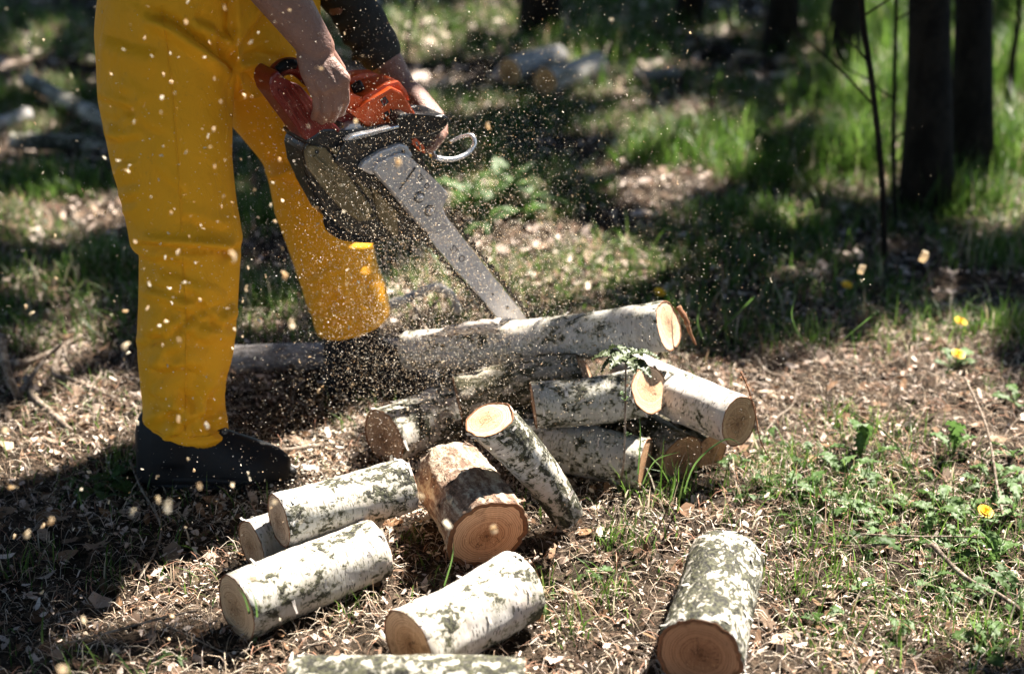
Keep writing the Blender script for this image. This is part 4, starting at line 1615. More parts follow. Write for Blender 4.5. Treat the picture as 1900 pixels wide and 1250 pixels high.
# emblem and lock symbols printed on the cover
slab('emblem', [(705, 186), (715, 179), (722, 190), (712, 198)], -.0158, -.0153, M['ink'], 0, top)
slab('emblem_mark', [(709, 187), (714, 184), (717, 190), (712, 194)], -.0152, -.0149, M['darkred'], 0, top)
slab('lock_symbol', [(712, 210), (719, 206), (723, 213), (716, 217)], -.0158, -.0153, M['ink'], 0, top)
slab('lock_symbol', [(723, 202), (727, 203), (729, 212), (725, 211)], -.0158, -.0153, M['ink'], 0, top)
slab('lock_symbol', [(710, 221), (715, 217), (717, 222), (713, 225)], -.0158, -.0153, M['ink'], 0, top)
# filler cap knob
c0, c1 = (654, 166, -.06), (672, 157, -.05)
stube('filler_cap', [c0, (663, 162, -.055), c1], [.009, .011, .0105], M['rubber'])
stube('switch_lever', [(640, 165, -.06), (648, 174, -.055), (656, 184, -.05)], [.006, .006, .005], M['black'])
# rear handle: wide lower guard, upper grip, dark red
guard = slab('rear_handle_guard', [(500, 158), (503, 142), (514, 130), (524, 140), (534, 156), (548, 158), (560, 166), (592, 206), (628, 240), (620, 250), (598, 258), (570, 264), (534, 214), (506, 178)], -.085, -.005, M['darkred'], .009, segs=3)
for k in range(3):
    a = 516 + 12 * k
    slab('guard_rib', [(a, 168 - 4 * k), (a + 4, 166 - 4 * k), (a + 54, 246 - 6 * k), (a + 50, 249 - 6 * k)], -.007, -.001, M['darkred'], .002, guard)
stube('guard_edge', [(536, 155, -.012), (552, 161, -.01), (566, 176, -.008), (596, 212, -.006), (628, 242, -.004)], .0042, M['darkred'])
stube('grip', [(506, 158, -.045), (512, 136, -.045), (528, 124, -.045), (550, 126, -.045), (580, 152, -.045), (615, 188, -.045), (652, 214, -.045), (690, 232, -.045)], [.014, .016, .017, .017, .016, .017, .018, .018], M['darkred'])
stube('grip_cap', [(514, 131, -.034), (530, 120, -.034), (548, 120, -.034)], [.008, .011, .009], M['rubber'])
slab('handle_bridge', [(590, 214), (616, 206), (650, 206), (690, 226), (700, 240), (660, 236), (630, 226)], -.075, -.03, M['darkred'], .006)
slab('oil_tank', [(632, 246), (650, 230), (664, 228), (676, 238), (684, 246), (650, 256)], -.06, -.008, M['metal'], .005)
slab('warning_label', [(634, 236), (650, 229), (654, 233), (640, 242)], -.0195, -.018, M['yellow'], 0)
# front hand guard and wrap handle
slab('hand_guard', [(736, 222), (742, 212), (754, 209), (764, 217), (800, 220), (824, 212), (832, 218), (831, 234), (812, 246), (786, 256), (756, 258), (742, 244)], -.075, .018, M['black'], .009, segs=3)
stube('front_handle', [(700, 230, -.13), (742, 205, -.14), (786, 216, -.145), (806, 240, -.13), (800, 276, -.09), (808, 292, -.05), (838, 296, -.035), (866, 286, -.035), (880, 268, -.04), (875, 252, -.05), (856, 254, -.07), (836, 264, -.09)],
      [.0095, .0095, .0095, .0095, .0085, .006, .0052, .005, .005, .0045, .004, .0035], M['chrome'])
slab('chain_catcher', [(762, 262), (772, 256), (788, 272), (790, 286), (778, 280)], -.03, .006, M['orange'], .003)
for k in range(2):
    slab('catcher_slot', [(770 + 7 * k, 264 + 7 * k), (774 + 7 * k, 263 + 7 * k), (778 + 5 * k, 272 + 6 * k), (773 + 6 * k, 270 + 7 * k)], .0062, .0066, M['ink'], 0)

# ------------------------------------------------------------------ scatter helpers
SEG_A = np.array([s[0] for s in LOG_SEGS])
SEG_B = np.array([s[1] for s in LOG_SEGS])
SEG_R = np.array([s[2] for s in LOG_SEGS])


def inside_log(P, grow=0.0):
    hit = np.zeros(len(P), dtype=bool)
    for a, b, r in zip(SEG_A, SEG_B, SEG_R):
        ab = b - a
        t = np.clip(((P - a) @ ab) / (ab @ ab), 0, 1)
        q = a + t[:, None] * ab
        d = np.hypot(P[:, 0] - q[:, 0], P[:, 1] - q[:, 1])
        hit |= (d < r + grow) & (q[:, 2] < r + .06)
    return hit


BOOTS = [(Z(262, 892, 0), Z(545, 893, 0)), (Z(604, 730, 0), Z(812, 714, 0))]


def inside_boot(P, w=.052):
    hit = np.zeros(len(P), dtype=bool)
    for a, b in BOOTS:
        ab = (b - a)[:2]
        t = np.clip(((P[:, :2] - a[:2]) @ ab) / (ab @ ab), 0, 1)
        q = a[:2] + t[:, None] * ab
        hit |= np.hypot(P[:, 0] - q[:, 0], P[:, 1] - q[:, 1]) < w
    return hit


def wedge(n, y0, y1, marg=.5, k=.40):
    m = int(n * 2.2) + 10
    y = rng.uniform(y0, y1, m)
    hw = k * y + marg
    hmax = k * y1 + marg
    x = rng.uniform(-hmax, hmax, m)
    ok = np.abs(x) < hw
    x, y = x[ok][:n], y[ok][:n]
    return np.stack([x, y, gz(x, y)], -1)


def noise2(P, s, o=0.0):
    x, y = P[:, 0] * s + o, P[:, 1] * s - o
    return (np.sin(x * 1.3 + 2 * np.sin(y * .7)) + np.sin(y * 1.7 + 1.6 * np.sin(x * .9 + 1)) + np.sin((x + y) * 2.3 + np.sin(x * 2.1))) / 3


def pick(pal, n, jit=.25):
    pal = np.array(pal)
    c = pal[rng.integers(0, len(pal), n)]
    return np.clip(c * rng.uniform(1 - jit, 1 + jit, (n, 1)), 0, 1)


def flakes(P, smin, smax, aspect, lift, tilt, pal, curl=.3):
    """little bent four-cornered pieces"""
    n = len(P)
    a = rng.uniform(0, 2 * np.pi, n)
    s = smin + (smax - smin) * rng.uniform(0, 1, n) ** 2
    w = s * rng.uniform(aspect[0], aspect[1], n)
    d = np.stack([np.cos(a), np.sin(a), rng.normal(0, tilt, n)], -1)
    d /= np.linalg.norm(d, axis=1)[:, None]
    e = np.cross(d, np.stack([rng.normal(0, tilt, n), rng.normal(0, tilt, n), np.ones(n)], -1))
    e /= np.linalg.norm(e, axis=1)[:, None]
    nn = np.cross(e, d)
    c = P + np.array([0, 0, 1.0]) * rng.uniform(0, lift, n)[:, None]
    cu = (s * curl * rng.uniform(-.3, 1, n))[:, None]
    s, w = s[:, None], w[:, None]
    j = lambda: rng.uniform(.6, 1.25, (n, 1))
    v = np.stack([c - d * s * j() - e * w * .5 * j() + nn * cu, c - d * s * j() * .8 + e * w * .7 * j() + nn * cu * .6, c - e * w * j(), c + e * w * j(),
                  c + d * s * j() - e * w * .6 * j() + nn * cu, c + d * s * j() * .8 + e * w * .5 * j() + nn * cu * 1.3], 1)
    b = np.arange(n)[:, None] * 6
    q = np.concatenate([b + np.array([0, 2, 3, 1]), b + np.array([2, 4, 5, 3])], 0)
    col = np.repeat(pick(pal, n), 6, 0)
    return v.reshape(-1, 3), q, col


def stack_flakes(name, sets, mat, label, cat):
    V, Q, C, o = [], [], [], 0
    for v, q, c in sets:
        V.append(v); Q.append(q + o); C.append(c)
        o += len(v)
    ob = obj(name, fast_mesh(name, np.concatenate(V), np.concatenate(Q), None, mat, np.concatenate(C)))
    return tag(ob, label, cat, kind='stuff')


TAN = [(.70, .58, .50), (.62, .49, .41), (.12, .08, .05), (.70, .58, .50), (.10, .065, .04), (.06, .04, .028), (.30, .20, .135), (.05, .036, .025), (.17, .11, .075), (.09, .068, .048), (.22, .14, .09)]
PALE = [(.76, .66, .53), (.70, .57, .43), (.82, .75, .65), (.62, .47, .33), (.60, .51, .43)]
BROWN = [(.16, .09, .05), (.24, .14, .08), (.34, .21, .13), (.42, .31, .23), (.10, .065, .04), (.30, .17, .09)]

TAN = [tuple((.85 if c[0] > .5 else .55) * v for v in c) for c in TAN]
BROWN = [tuple(.65 * v for v in c) for c in BROWN]
PALE = [tuple(.75 * v for v in c) for c in PALE]
sets = []
p = wedge(64000, 1.45, 3.6)
p = p[noise2(p, 9.0, .7) + .6 * noise2(p, 21.0, 3.1) + rng.uniform(-.5, .5, len(p)) > -.45]
sets.append(flakes(p, .002, .011, (.18, .6), .016, .5, TAN))
sets.append(flakes(wedge(900, 1.45, 3.6), .014, .030, (.4, .7), .014, .5, BROWN + [(.5, .38, .30)]))
sets.append(flakes(wedge(2600, 1.45, 3.6), .008, .022, (.3, .65), .016, .5, BROWN + TAN))
sets.append(flakes(wedge(26000, 3.5, 6.5), .005, .024, (.3, .7), .018, .4, TAN))
sets.append(flakes(wedge(22000, 6.3, 13.0), .014, .06, (.3, .7), .02, .4, TAN))
stack_flakes('leaf_litter', sets, M['litter'], 'dry brown and tan leaf litter covering the forest floor', 'leaf litter')

# sawdust and shavings lying on the ground, thickest round the pile
p = wedge(15000, 1.45, 3.7)
cut = np.array([-.02, 2.75])
d = np.hypot(p[:, 0] - cut[0], (p[:, 1] - cut[1]) * .8)
p = p[(rng.uniform(0, 1, len(p)) < np.exp(-(d / .9) ** 2) + .14) & (noise2(p, 8.0, 5.0) + rng.uniform(-.6, .6, len(p)) > -.25)]
q2 = np.stack([rng.normal(-.12, .15, 5000), rng.normal(2.78, .12, 5000), np.zeros(5000)], -1)
q2[:, 2] = gz(q2[:, 0], q2[:, 1])
q = np.stack([rng.normal(-.32, .22, 2600), rng.normal(2.62, .14, 2600), np.zeros(2600)], -1)
q[:, 2] = gz(q[:, 0], q[:, 1])
stack_flakes('wood_shavings', [flakes(p, .002, .007, (.15, .55), .016, .5, PALE), flakes(q, .002, .008, (.2, .7), .02, .5, PALE), flakes(q2, .001, .004, (.3, .8), .02, .5, PALE)], M['litter'], 'pale sawdust and wood shavings strewn over the ground', 'shavings')


def blades(P, h, w, lean, base_col, tip_col, nseg=3, az=None, droop=.5):
    n = len(P)
    a = rng.uniform(0, 2 * np.pi, n) if az is None else az
    d = np.stack([np.cos(a), np.sin(a), np.zeros(n)], -1)
    tw = a + np.pi / 2 + rng.normal(0, .5, n)
    s = np.stack([np.cos(tw), np.sin(tw), np.zeros(n)], -1)
    V = []
    hh, ln = h[:, None], lean[:, None]
    for i in range(nseg + 1):
        t = i / nseg
        c = P + np.array([0, 0, 1.0]) * hh * (t - ln * droop * t ** 2.2) + d * hh * ln * (.35 * t + .75 * t * t)
        ww = (w * (1 - t ** 1.6) if i else w * .8)[:, None]
        if i < nseg:
            V += [c - s * ww, c + s * ww]
        else:
            V += [c]
    k = 2 * nseg + 1
    V = np.stack(V, 1).reshape(-1, 3)
    b = np.arange(n)[:, None] * k
    Q = np.concatenate([b + np.array([2 * i, 2 * i + 1, 2 * i + 3, 2 * i + 2]) for i in range(nseg - 1)], 0)
    T = b + np.array([2 * nseg - 2, 2 * nseg - 1, 2 * nseg])
    tcol = np.array([0 if i == 0 else i / nseg for i in range(nseg) for _ in (0, 1)] + [1.0])
    C = base_col[:, None, :] * (1 - tcol[None, :, None]) + tip_col[:, None, :] * tcol[None, :, None]
    return V, Q, T, C.reshape(-1, 3)


def stack_blades(name, sets, mat, label, cat):
    V, Q, T, C, o = [], [], [], [], 0
    for v, q, t, c in sets:
        V.append(v); Q.append(q + o); T.append(t + o); C.append(c)
        o += len(v)
    ob = obj(name, fast_mesh(name, np.concatenate(V), np.concatenate(Q), np.concatenate(T), mat, np.concatenate(C)))
    return tag(ob, label, cat, kind='stuff')


GREEN = [(.05, .12, .014), (.09, .19, .022), (.035, .085, .012), (.14, .25, .04), (.20, .30, .07)]
STRAW = [(.68, .55, .40), (.58, .45, .33), (.74, .64, .52), (.42, .28, .19), (.50, .27, .18), (.64, .52, .44)]

STRAW = [tuple(.8 * v for v in c) for c in STRAW]
GREEN = [tuple(.75 * v for v in c) for c in GREEN]

def grass_set(P, h0, h1, w0=.0011, w1=.0026, lean=(.15, .9), dry=.12):
    n = len(P)
    h = rng.uniform(h0, h1, n) * rng.uniform(.5, 1, n)
    w = rng.uniform(w0, w1, n)
    bc, tc = pick(GREEN, n), pick(GREEN, n)
    k = rng.uniform(0, 1, n) < dry
    tc[k] = pick(STRAW, int(k.sum()))
    bc[k] = bc[k] * .5 + pick(STRAW, int(k.sum())) * .5
    return blades(P, h, w, rng.uniform(lean[0], lean[1], n), bc, tc)


def tuft(px, py, rad, n, ysq=1.0):
    c = Z(px, py, 0)
    a = rng.uniform(0, 2 * np.pi, n)
    r = rad * np.sqrt(rng.uniform(0, 1, n)) * rng.uniform(.3, 1, n)
    x, y = c[0] + r * np.cos(a), c[1] + r * np.sin(a) * ysq
    return np.stack([x, y, gz(x, y) - .003], -1)


gs = []
p = wedge(9000, 1.5, 3.4)
p = p[(noise2(p, 3.2) > -.1) & ~inside_log(p, .012) & ~inside_boot(p)]
gs.append(grass_set(p[:3200], .02, .09))
p = wedge(44000, 3.3, 6.2)
p = p[(noise2(p, 2.4, 1.0) > -.15) & ~inside_log(p, .01) & ~inside_boot(p)]
gs.append(grass_set(p, .03, .14, .0014, .0032))
p = wedge(44000, 6.0, 12.0)
p = p[noise2(p, 1.3, 2.0) > -.05]
gs.append(grass_set(p, .05, .22, .002, .0045))
for (px, py, rad, n, h0, h1) in [
        (1290, 290, .30, 900, .10, .26), (1370, 260, .22, 500, .08, .24), (1200, 300, .2, 400, .07, .2), (1420, 330, .25, 500, .08, .2), (1560, 300, .3, 700, .10, .28), (1600, 200, .4, 1100, .15, .45),
        (1850, 300, .35, 1100, .15, .40), (1880, 150, .5, 1300, .15, .5), (1620, 60, .6, 1500, .2, .6), (1660, 150, .4, 900, .2, .55), (1860, 60, .6, 1500, .2, .6), (1740, 40, .6, 1200, .2, .6), (1590, 300, .2, 400, .15, .4), (1800, 380, .25, 500, .10, .28), (1480, 430, .25, 400, .06, .16), (1850, 480, .25, 450, .06, .2),
        (1380, 400, .2, 350, .05, .14), (900, 400, .12, 300, .05, .14), (190, 500, .2, 600, .06, .18), (60, 340, .3, 600, .05, .14), (130, 350, .25, 500, .05, .14), (480, 560, .25, 500, .05, .16), (480, 400, .3, 600, .06, .16),
        (60, 180, .4, 500, .06, .2), (1130, 90, .5, 600, .08, .22), (700, 330, .2, 250, .05, .12), (1880, 620, .15, 300, .06, .16), (1530, 640, .10, 60, .06, .18), (1640, 640, .2, 120, .04, .12),
        (1400, 620, .16, 110, .04, .14), (1300, 480, .3, 300, .04, .12), (1180, 620, .15, 90, .04, .10), (700, 720, .18, 160, .03, .09), (640, 790, .05, 30, .03, .08), (230, 860, .12, 160, .03, .08),
        (1220, 930, .10, 90, .05, .17), (1180, 900, .05, 26, .08, .2), (1290, 900, .08, 60, .05, .16), (1150, 1010, .10, 70, .04, .12), (1420, 900, .12, 110, .04, .11), (1500, 1010, .12, 70, .05, .15),
        (770, 1000, .05, 34, .03, .09), (1010, 1100, .07, 40, .04, .11), (1060, 1170, .09, 50, .05, .14), (1130, 1120, .08, 40, .05, .15), (640, 1150, .06, 30, .04, .10), (500, 1160, .06, 36, .04, .12), (180, 1080, .06, 24, .03, .1),
        (1460, 1110, .07, 44, .05, .15), (1550, 1080, .12, 80, .04, .12), (1560, 1200, .15, 110, .03, .10), (1700, 1150, .15, 130, .03, .12), (1850, 1180, .12, 120, .04, .14), (1780, 1060, .12, 90, .03, .1), (60, 1040, .1, 60, .03, .09),
        (1700, 900, .25, 260, .03, .12), (1600, 800, .2, 160, .03, .12), (1550, 930, .2, 200, .03, .12), (1820, 1000, .2, 220, .03, .13), (1450, 850, .12, 120, .03, .1), (1240, 820, .05, 24, .05, .15), (960, 950, .04, 18, .03, .08)]:
    P_ = tuft(px, py, rad, n)
    P_ = P_[~inside_log(P_, .004) & ~inside_boot(P_)]
    far = py < 450
    gs.append(grass_set(P_, h0, h1, .0016 if far else .0010, .0042 if far else .0024, (.1, .75), .04 if far else .16))
stack_blades('grass', gs, M['grass'], 'fresh green grass blades and tufts across the clearing', 'grass')

# long dry fibres and straw on the ground
ss = []
for n, y0, y1, h0, h1, w in ((40000, 1.45, 3.6, .015, .075, .0007), (15000, 3.5, 6.5, .03, .10, .0013), (5000, 6.3, 11, .05, .14, .002)):
    p = wedge(n, y0, y1)
    p = p[~inside_boot(p)]
    m = len(p)
    p[:, 2] += rng.uniform(.001, .014, m)
    h = rng.uniform(h0, h1, m)
    c = pick(STRAW + [(.09, .058, .04), (.13, .09, .06), (.07, .05, .035), (.05, .037, .026), (.16, .11, .075)], m)
    ss.append(blades(p, h, np.full(m, w) * rng.uniform(.6, 1.3, m), rng.uniform(.85, 1.05, m), c, c, 3, None, rng.uniform(.93, 1.0)))
stack_blades('dry_straw', ss, M['litter'], 'thin dry straw and dead grass matted on the ground', 'straw')


# ------------------------------------------------------------------ leafy plants
def leaf_mesh(name, outline, L, W, mat, bend=.35, fold=.25, seg=12):
    """a leaf along +X with a jagged outline; outline(t) -> half width"""
    V, F = [], []
    for i in range(seg + 1):
        t = i / seg
        w = outline(t) * W
        x = L * (t - bend * .35 * t * t)
        z = bend * L * (.9 * t - 1.25 * t * t)
        for s in (-1, -.5, 0, .5, 1):
            V.append((x + (.05 * L * abs(s) * (-1 if i % 2 else .3) if 0 < i < seg else 0), w * s, z + fold * abs(s) * w + .002 * math.sin(i * 2.3 + s * 3)))
    for i in range(seg):
        for q in range(4):
            F.append((i * 5 + q, i * 5 + q + 1, i * 5 + q + 6, i * 5 + q + 5))
    return mesh_of(name, V, F, mat)


def dandy(t, seed=0):
    b = .12 + .9 * max(0, min(1, (t - .12) / .55)) ** 1.2
    if t > .8:
        b *= max(.02, math.sqrt(max(0, (1 - t) / .2)))
    saw_ = .45 + .55 * (1 - ((t * 5.2 + seed) % 1.0)) if .15 < t < .82 else .8
    return b * saw_


dleaves = [leaf_mesh('leaf', lambda t, s=s: dandy(t, s), .085 + .012 * s, .017 + .002 * (s % 3), M['dandelion'], .25 + .12 * s, .3 - .08 * (s % 2), 22) for s in range(5)]


def plant(label, px, py, nl, size, group='low dandelion-like plants', upright=.35, z=None, name='dandelion', flower=False):
    g = Z(px, py, 0)
    base = np.array([g[0], g[1], gz(g[0], g[1])])
    root = empty(name, base)
    tag(root, label, 'plant', group)
    a0 = rnd.uniform(0, 6.28)
    for k in range(nl):
        o = bpy.data.objects.new('leaf', rnd.choice(dleaves))
        COL.objects.link(o)
        o.parent = root
        s = size * rnd.uniform(.55, 1.15)
        o.scale = (s, s, s)
        o.rotation_euler = (rnd.uniform(-.5, .5), -rnd.uniform(.05, 1.0) * upright * 2.2, a0 + k * 2.399 + rnd.uniform(-.3, .3))
        o.location = (rnd.uniform(-.006, .006), rnd.uniform(-.006, .006), .002)
    if flower:
        add_flower(root, flower)
    return root


def flower_mesh():
    V, F = [], []
    for ring_, (n, r, up) in enumerate(((18, .017, .25), (16, .0135, .6), (12, .009, 1.0))):
        for k in range(n):
            a = 2 * math.pi * (k + .5 * ring_) / n
            d = np.array([math.cos(a), math.sin(a), up])
            d /= np.linalg.norm(d)
            e = np.array([-math.sin(a), math.cos(a), 0])
            o = len(V)
            V += [d * .002 - e * .0009, d * .002 + e * .0009, d * r + e * .0019, d * r - e * .0019]
            F.append((o, o + 1, o + 2, o + 3))
    return mesh_of('flower_head', V, F, M['yellow'], False)


FLW = flower_mesh()


def add_flower(root, h):
    b = np.array(root.location)
    t = np.array([.012, -.008, h])
    P = smooth_path([b, b + t * .5 + [.006, 0, 0], b + t], 4)
    V, F = tube_data(P, .0016, 6)
    obj('stalk', mesh_of('stalk', V, F, M['dandelion']), root)
    o = bpy.data.objects.new('flower_head', FLW)
    COL.objects.link(o)
    o.parent = root
    o.location = t
    o.rotation_euler = (.35, .2, 0)


plant('dandelion with a yellow flower head among leaves, right front', 1812, 962, 9, 1.0, 'dandelions in flower', flower=.035)
plant('dandelion with yellow flower in the shade, right middle', 1762, 690, 6, .8, 'dandelions in flower', flower=.04)
plant('dandelion with yellow flower in dark grass, farther back on the right', 1558, 562, 6, .8, 'dandelions in flower', flower=.05)
plant('small dandelion with yellow flower just behind the end of the sawn trunk', 1214, 566, 5, .8, 'dandelions in flower', flower=.05)
plant('tiny dandelion with yellow flower between the two shaded ones', 1768, 622, 4, .6, 'dandelions in flower', flower=.03)
plant('tall jagged dandelion leaves standing in bright litter right of the pile', 1600, 845, 6, 1.15, upright=.85)
plant('upright jagged leaf plant left of the flowering dandelion', 1768, 850, 5, 1.1, upright=.8)
ORD = ['first', 'second', 'third', 'fourth', 'fifth', 'sixth', 'seventh', 'eighth', 'ninth', 'tenth', 'eleventh', 'twelfth', 'thirteenth', 'fourteenth']
PATCH = []
for (px, py, n, s, u) in [(1410, 870, 7, .8, .3), (1450, 920, 8, .9, .4), (1500, 860, 7, .9, .5), (1520, 930, 9, 1.0, .4), (1560, 890, 8, 1.1, .5), (1570, 960, 8, .9, .5), (1620, 920, 8, 1.0, .3), (1640, 970, 7, 1.0, .4),
                          (1680, 940, 7, .9, .5), (1700, 1000, 9, 1.0, .5), (1740, 950, 7, 1.0, .4), (1480, 980, 6, .8, .5), (1780, 1010, 8, 1.0, .5), (1840, 900, 8, 1.1, .3), (1880, 850, 7, 1.0, .4), (1880, 950, 8, 1.1, .5),
                          (1850, 1040, 9, 1.1, .5), (1790, 1090, 7, 1.0, .5), (1880, 1110, 9, 1.1, .5), (1730, 1080, 7, .9, .4), (1590, 1100, 5, .7, .5), (1520, 1170, 5, .8, .6), (1660, 1200, 6, .8, .4), (1840, 1210, 8, 1.0, .5),
                          (1380, 930, 5, .8, .3), (1330, 860, 6, .8, .4), (1600, 1010, 6, .9, .5), (1690, 870, 5, .8, .3), (1890, 760, 6, .9, .3), (1440, 820, 6, .7, .3)]:
    PATCH.append((px, py, n, s, u))
for row, lo, hi in (('back', 0, 905), ('middle', 905, 1005), ('front', 1005, 1400)):
    mem = sorted(p for p in PATCH if lo <= p[1] < hi)
    for k, (px, py, n, s, u) in enumerate(mem):
        plant('low jagged-leaved plant, %s from the pile, %s row of the sunny patch' % (ORD[k], row), px, py, n, s * .8, upright=u)
for k, (px, py, n, s, u) in enumerate(sorted([(215, 890, 9, .8, .3), (180, 905, 8, .8, .25), (255, 870, 8, .7, .3), (150, 885, 7, .7, .3), (235, 915, 7, .7, .2)], key=lambda p: -p[0])):
    plant('low leafy plant in dappled light beside the near boot, %s from the boot heel' % ORD[k], px, py, n, s, 'plants left of the boot', u)
for k, (px, py, n, s, u) in enumerate(sorted([(880, 400, 12, 1.7, .7), (930, 385, 12, 1.9, .8), (980, 405, 10, 1.6, .6), (905, 430, 8, 1.3, .5)], key=lambda p: p[0])):
    plant('bright leafy plant behind the chainsaw bar, %s from the saw' % ORD[k], px, py, n, s, 'plants behind the bar', u)
for k, (px, py, n, s, u) in enumerate(sorted([(1010, 1120, 4, .5, .3), (1090, 1080, 4, .5, .3), (985, 1085, 4, .45, .4), (480, 1180, 6, .5, .4), (330, 1215, 5, .5, .3)], key=lambda p: -p[0])):
    plant('small weed between the front logs, %s from the right' % ORD[k], px, py, n, s, 'weeds between the front logs', u)

# raspberry-like seedling in front of the pile
rs = empty('seedling', Z(1150, 905, 0))
tag(rs, 'dark seedling with drooping serrated leaves on a thin stem before the pile', 'plant')
sp = smooth_path([Z(1150, 905, 0), atY(1158, 850, 2.46), atY(1160, 760, 2.46), atY(1161, 680, 2.45), atY(1160, 662, 2.45)], 5)
V, F = tube_data(sp, [.0024 - .0008 * i / (len(sp) - 1) for i in range(len(sp))], 7)
obj('stem', mesh_of('stem', V, F, M['twig']), rs)


def serr(t):
    w = math.sin(math.pi * min(1, t * .92 + .08)) ** .75
    return w * (.78 + .22 * ((t * 9) % 1.0)) if t < .98 else .03


rl = [leaf_mesh('leaf', serr, .076, .017, M['raspberry'], .42, .3, 27), leaf_mesh('leaf', serr, .064, .015, M['raspberry'], .58, .35, 27)]
topp = sp[-1]
for k in range(9):
    o = bpy.data.objects.new('leaf', rl[k % 2])
    COL.objects.link(o)
    o.parent = rs
    o.matrix_parent_inverse = rs.matrix_basis.inverted()
    o.location = topp + np.array([0, 0, -.004 * (k % 3)])
    o.rotation_euler = (rnd.uniform(-.3, .3), -.15 + .12 * (k % 3), k * 6.283 / 9 + rnd.uniform(-.15, .15))
for pt in ((1159, 745), (1164, 810), (1156, 735)):
    q = atY(pt[0], pt[1], 2.455)
    for j in range(3):
        o = bpy.data.objects.new('leaf', dleaves[j])
        COL.objects.link(o)
        o.parent = rs
        o.matrix_parent_inverse = rs.matrix_basis.inverted()
        o.location = q
        o.scale = (.14, .2, .14)
        o.rotation_euler = (0, -.9, j * 2.1 + pt[0])

# dry brown weed beside the pile
dw = empty('dry_weed', Z(1440, 868, 0))
tag(dw, 'dry brown weed stalk with seed clusters beside the end of the pile', 'plant')
sp = smooth_path([Z(1440, 868, 0), atY(1412, 820, 2.5), atY(1402, 770, 2.5), atY(1388, 720, 2.5), atY(1374, 690, 2.5)], 6)
V, F = tube_data(sp, .0014, 6)
obj('stem', mesh_of('stem', V, F, M['bark_edge']), dw)
V, F = [], []
for k in range(46):
    c = sp[-1 - rnd.randint(0, 9)] + np.array([rnd.gauss(0, .006), rnd.gauss(0, .006), rnd.gauss(0, .004)])
    d = np.array([rnd.gauss(0, 1), rnd.gauss(0, 1), rnd.gauss(0, 1)])
    d /= np.linalg.norm(d)
    e = np.cross(d, [0.3, .2, .9])
    s = rnd.uniform(.002, .006)
    o = len(V)
    V += [c - d * s, c + e * s * .6, c + d * s, c - e * s * .6]
    F.append((o, o + 1, o + 2, o + 3))
obj('seed_cluster', mesh_of('seed_cluster', V, F, M['bark_edge'], False), dw)

# a few tall single grass stalks in front of the pile
for i, (pts, w) in enumerate([([(1182, 905, 0), (1188, 820, 2.44), (1187, 775, 2.43)], .0018), ([(1190, 905, 0), (1215, 855, 2.42), (1262, 838, 2.40)], .0020), ([(1265, 930, 0), (1290, 860, 2.40), (1345, 815, 2.42), (1375, 825, 2.4)], .0022),
                              ([(1240, 940, 0), (1252, 900, 2.36), (1253, 860, 2.36)], .002), ([(1700, 900, 0), (1640, 800, 2.6), (1500, 730, 2.7)], .0016), ([(1310, 640, 0), (1295, 600, 3.1), (1300, 560, 3.1)], .002),
                              ([(820, 1100, 0), (838, 1040, 2.1), (842, 1005, 2.1)], .0016), ([(468, 1160, 0), (455, 1110, 1.96), (440, 1088, 1.95)], .0016), ([(478, 1165, 0), (475, 1120, 1.96), (462, 1085, 1.95)], .0015),
                              ([(1540, 650, 0), (1600, 600, 3.05), (1632, 575, 3.05)], .0028), ([(1500, 650, 0), (1470, 590, 3.1), (1478, 545, 3.1)], .0024), ([(1330, 620, 0), (1390, 560, 3.3), (1400, 550, 3.3)], .0028)]):
    P = [Z(pts[0][0], pts[0][1], 0)] + [atY(a, b, c) for a, b, c in pts[1:]]
    P = smooth_path(P, 5)
    V, F = [], []
    n = len(P)
    for j, p in enumerate(P):
        t = P[min(j + 1, n - 1)] - P[max(j - 1, 0)]
        t /= np.linalg.norm(t)
        e = np.cross(t, [.2, -.9, .3])
        e /= np.linalg.norm(e)
        ww = w * (1.05 - (j / (n - 1)) ** 2)
        V += [p - e * ww, p + np.cross(e, t) * ww * .4, p + e * ww]
    for j in range(n - 1):
        for q in range(2):
            F.append((j * 3 + q, j * 3 + q + 1, j * 3 + q + 4, j * 3 + q + 3))
    me = mesh_of('grass_stalk', V, F, M['dandelion'])
    o = obj('grass_stalk', me)
    tag(o, 'single tall green grass blade standing out by the logs', 'grass blade', 'tall single grass blades')


# fallen leaves one can pick out
def dry_leaf_mesh(seed):
    r = random.Random(seed)
    n = 22
    V = [(0, 0, .003)]
    for k in range(n):
        a = 2 * math.pi * k / n
        rad = (1.0 if abs(math.cos(a)) > .5 else .62) * (.75 + .35 * (k % 2)) * r.uniform(.8, 1.1)
        x, y = math.cos(a) * rad, math.sin(a) * rad * .65
        V.append((x, y, .25 * x * x * r.uniform(.2, 1.2) + .25 * abs(y) * r.uniform(.2, 1)))
    F = [(0, 1 + k, 1 + (k + 1) % n) for k in range(n)]
    return mesh_of('fallen_leaf', V, F, M['dry_leaf'])


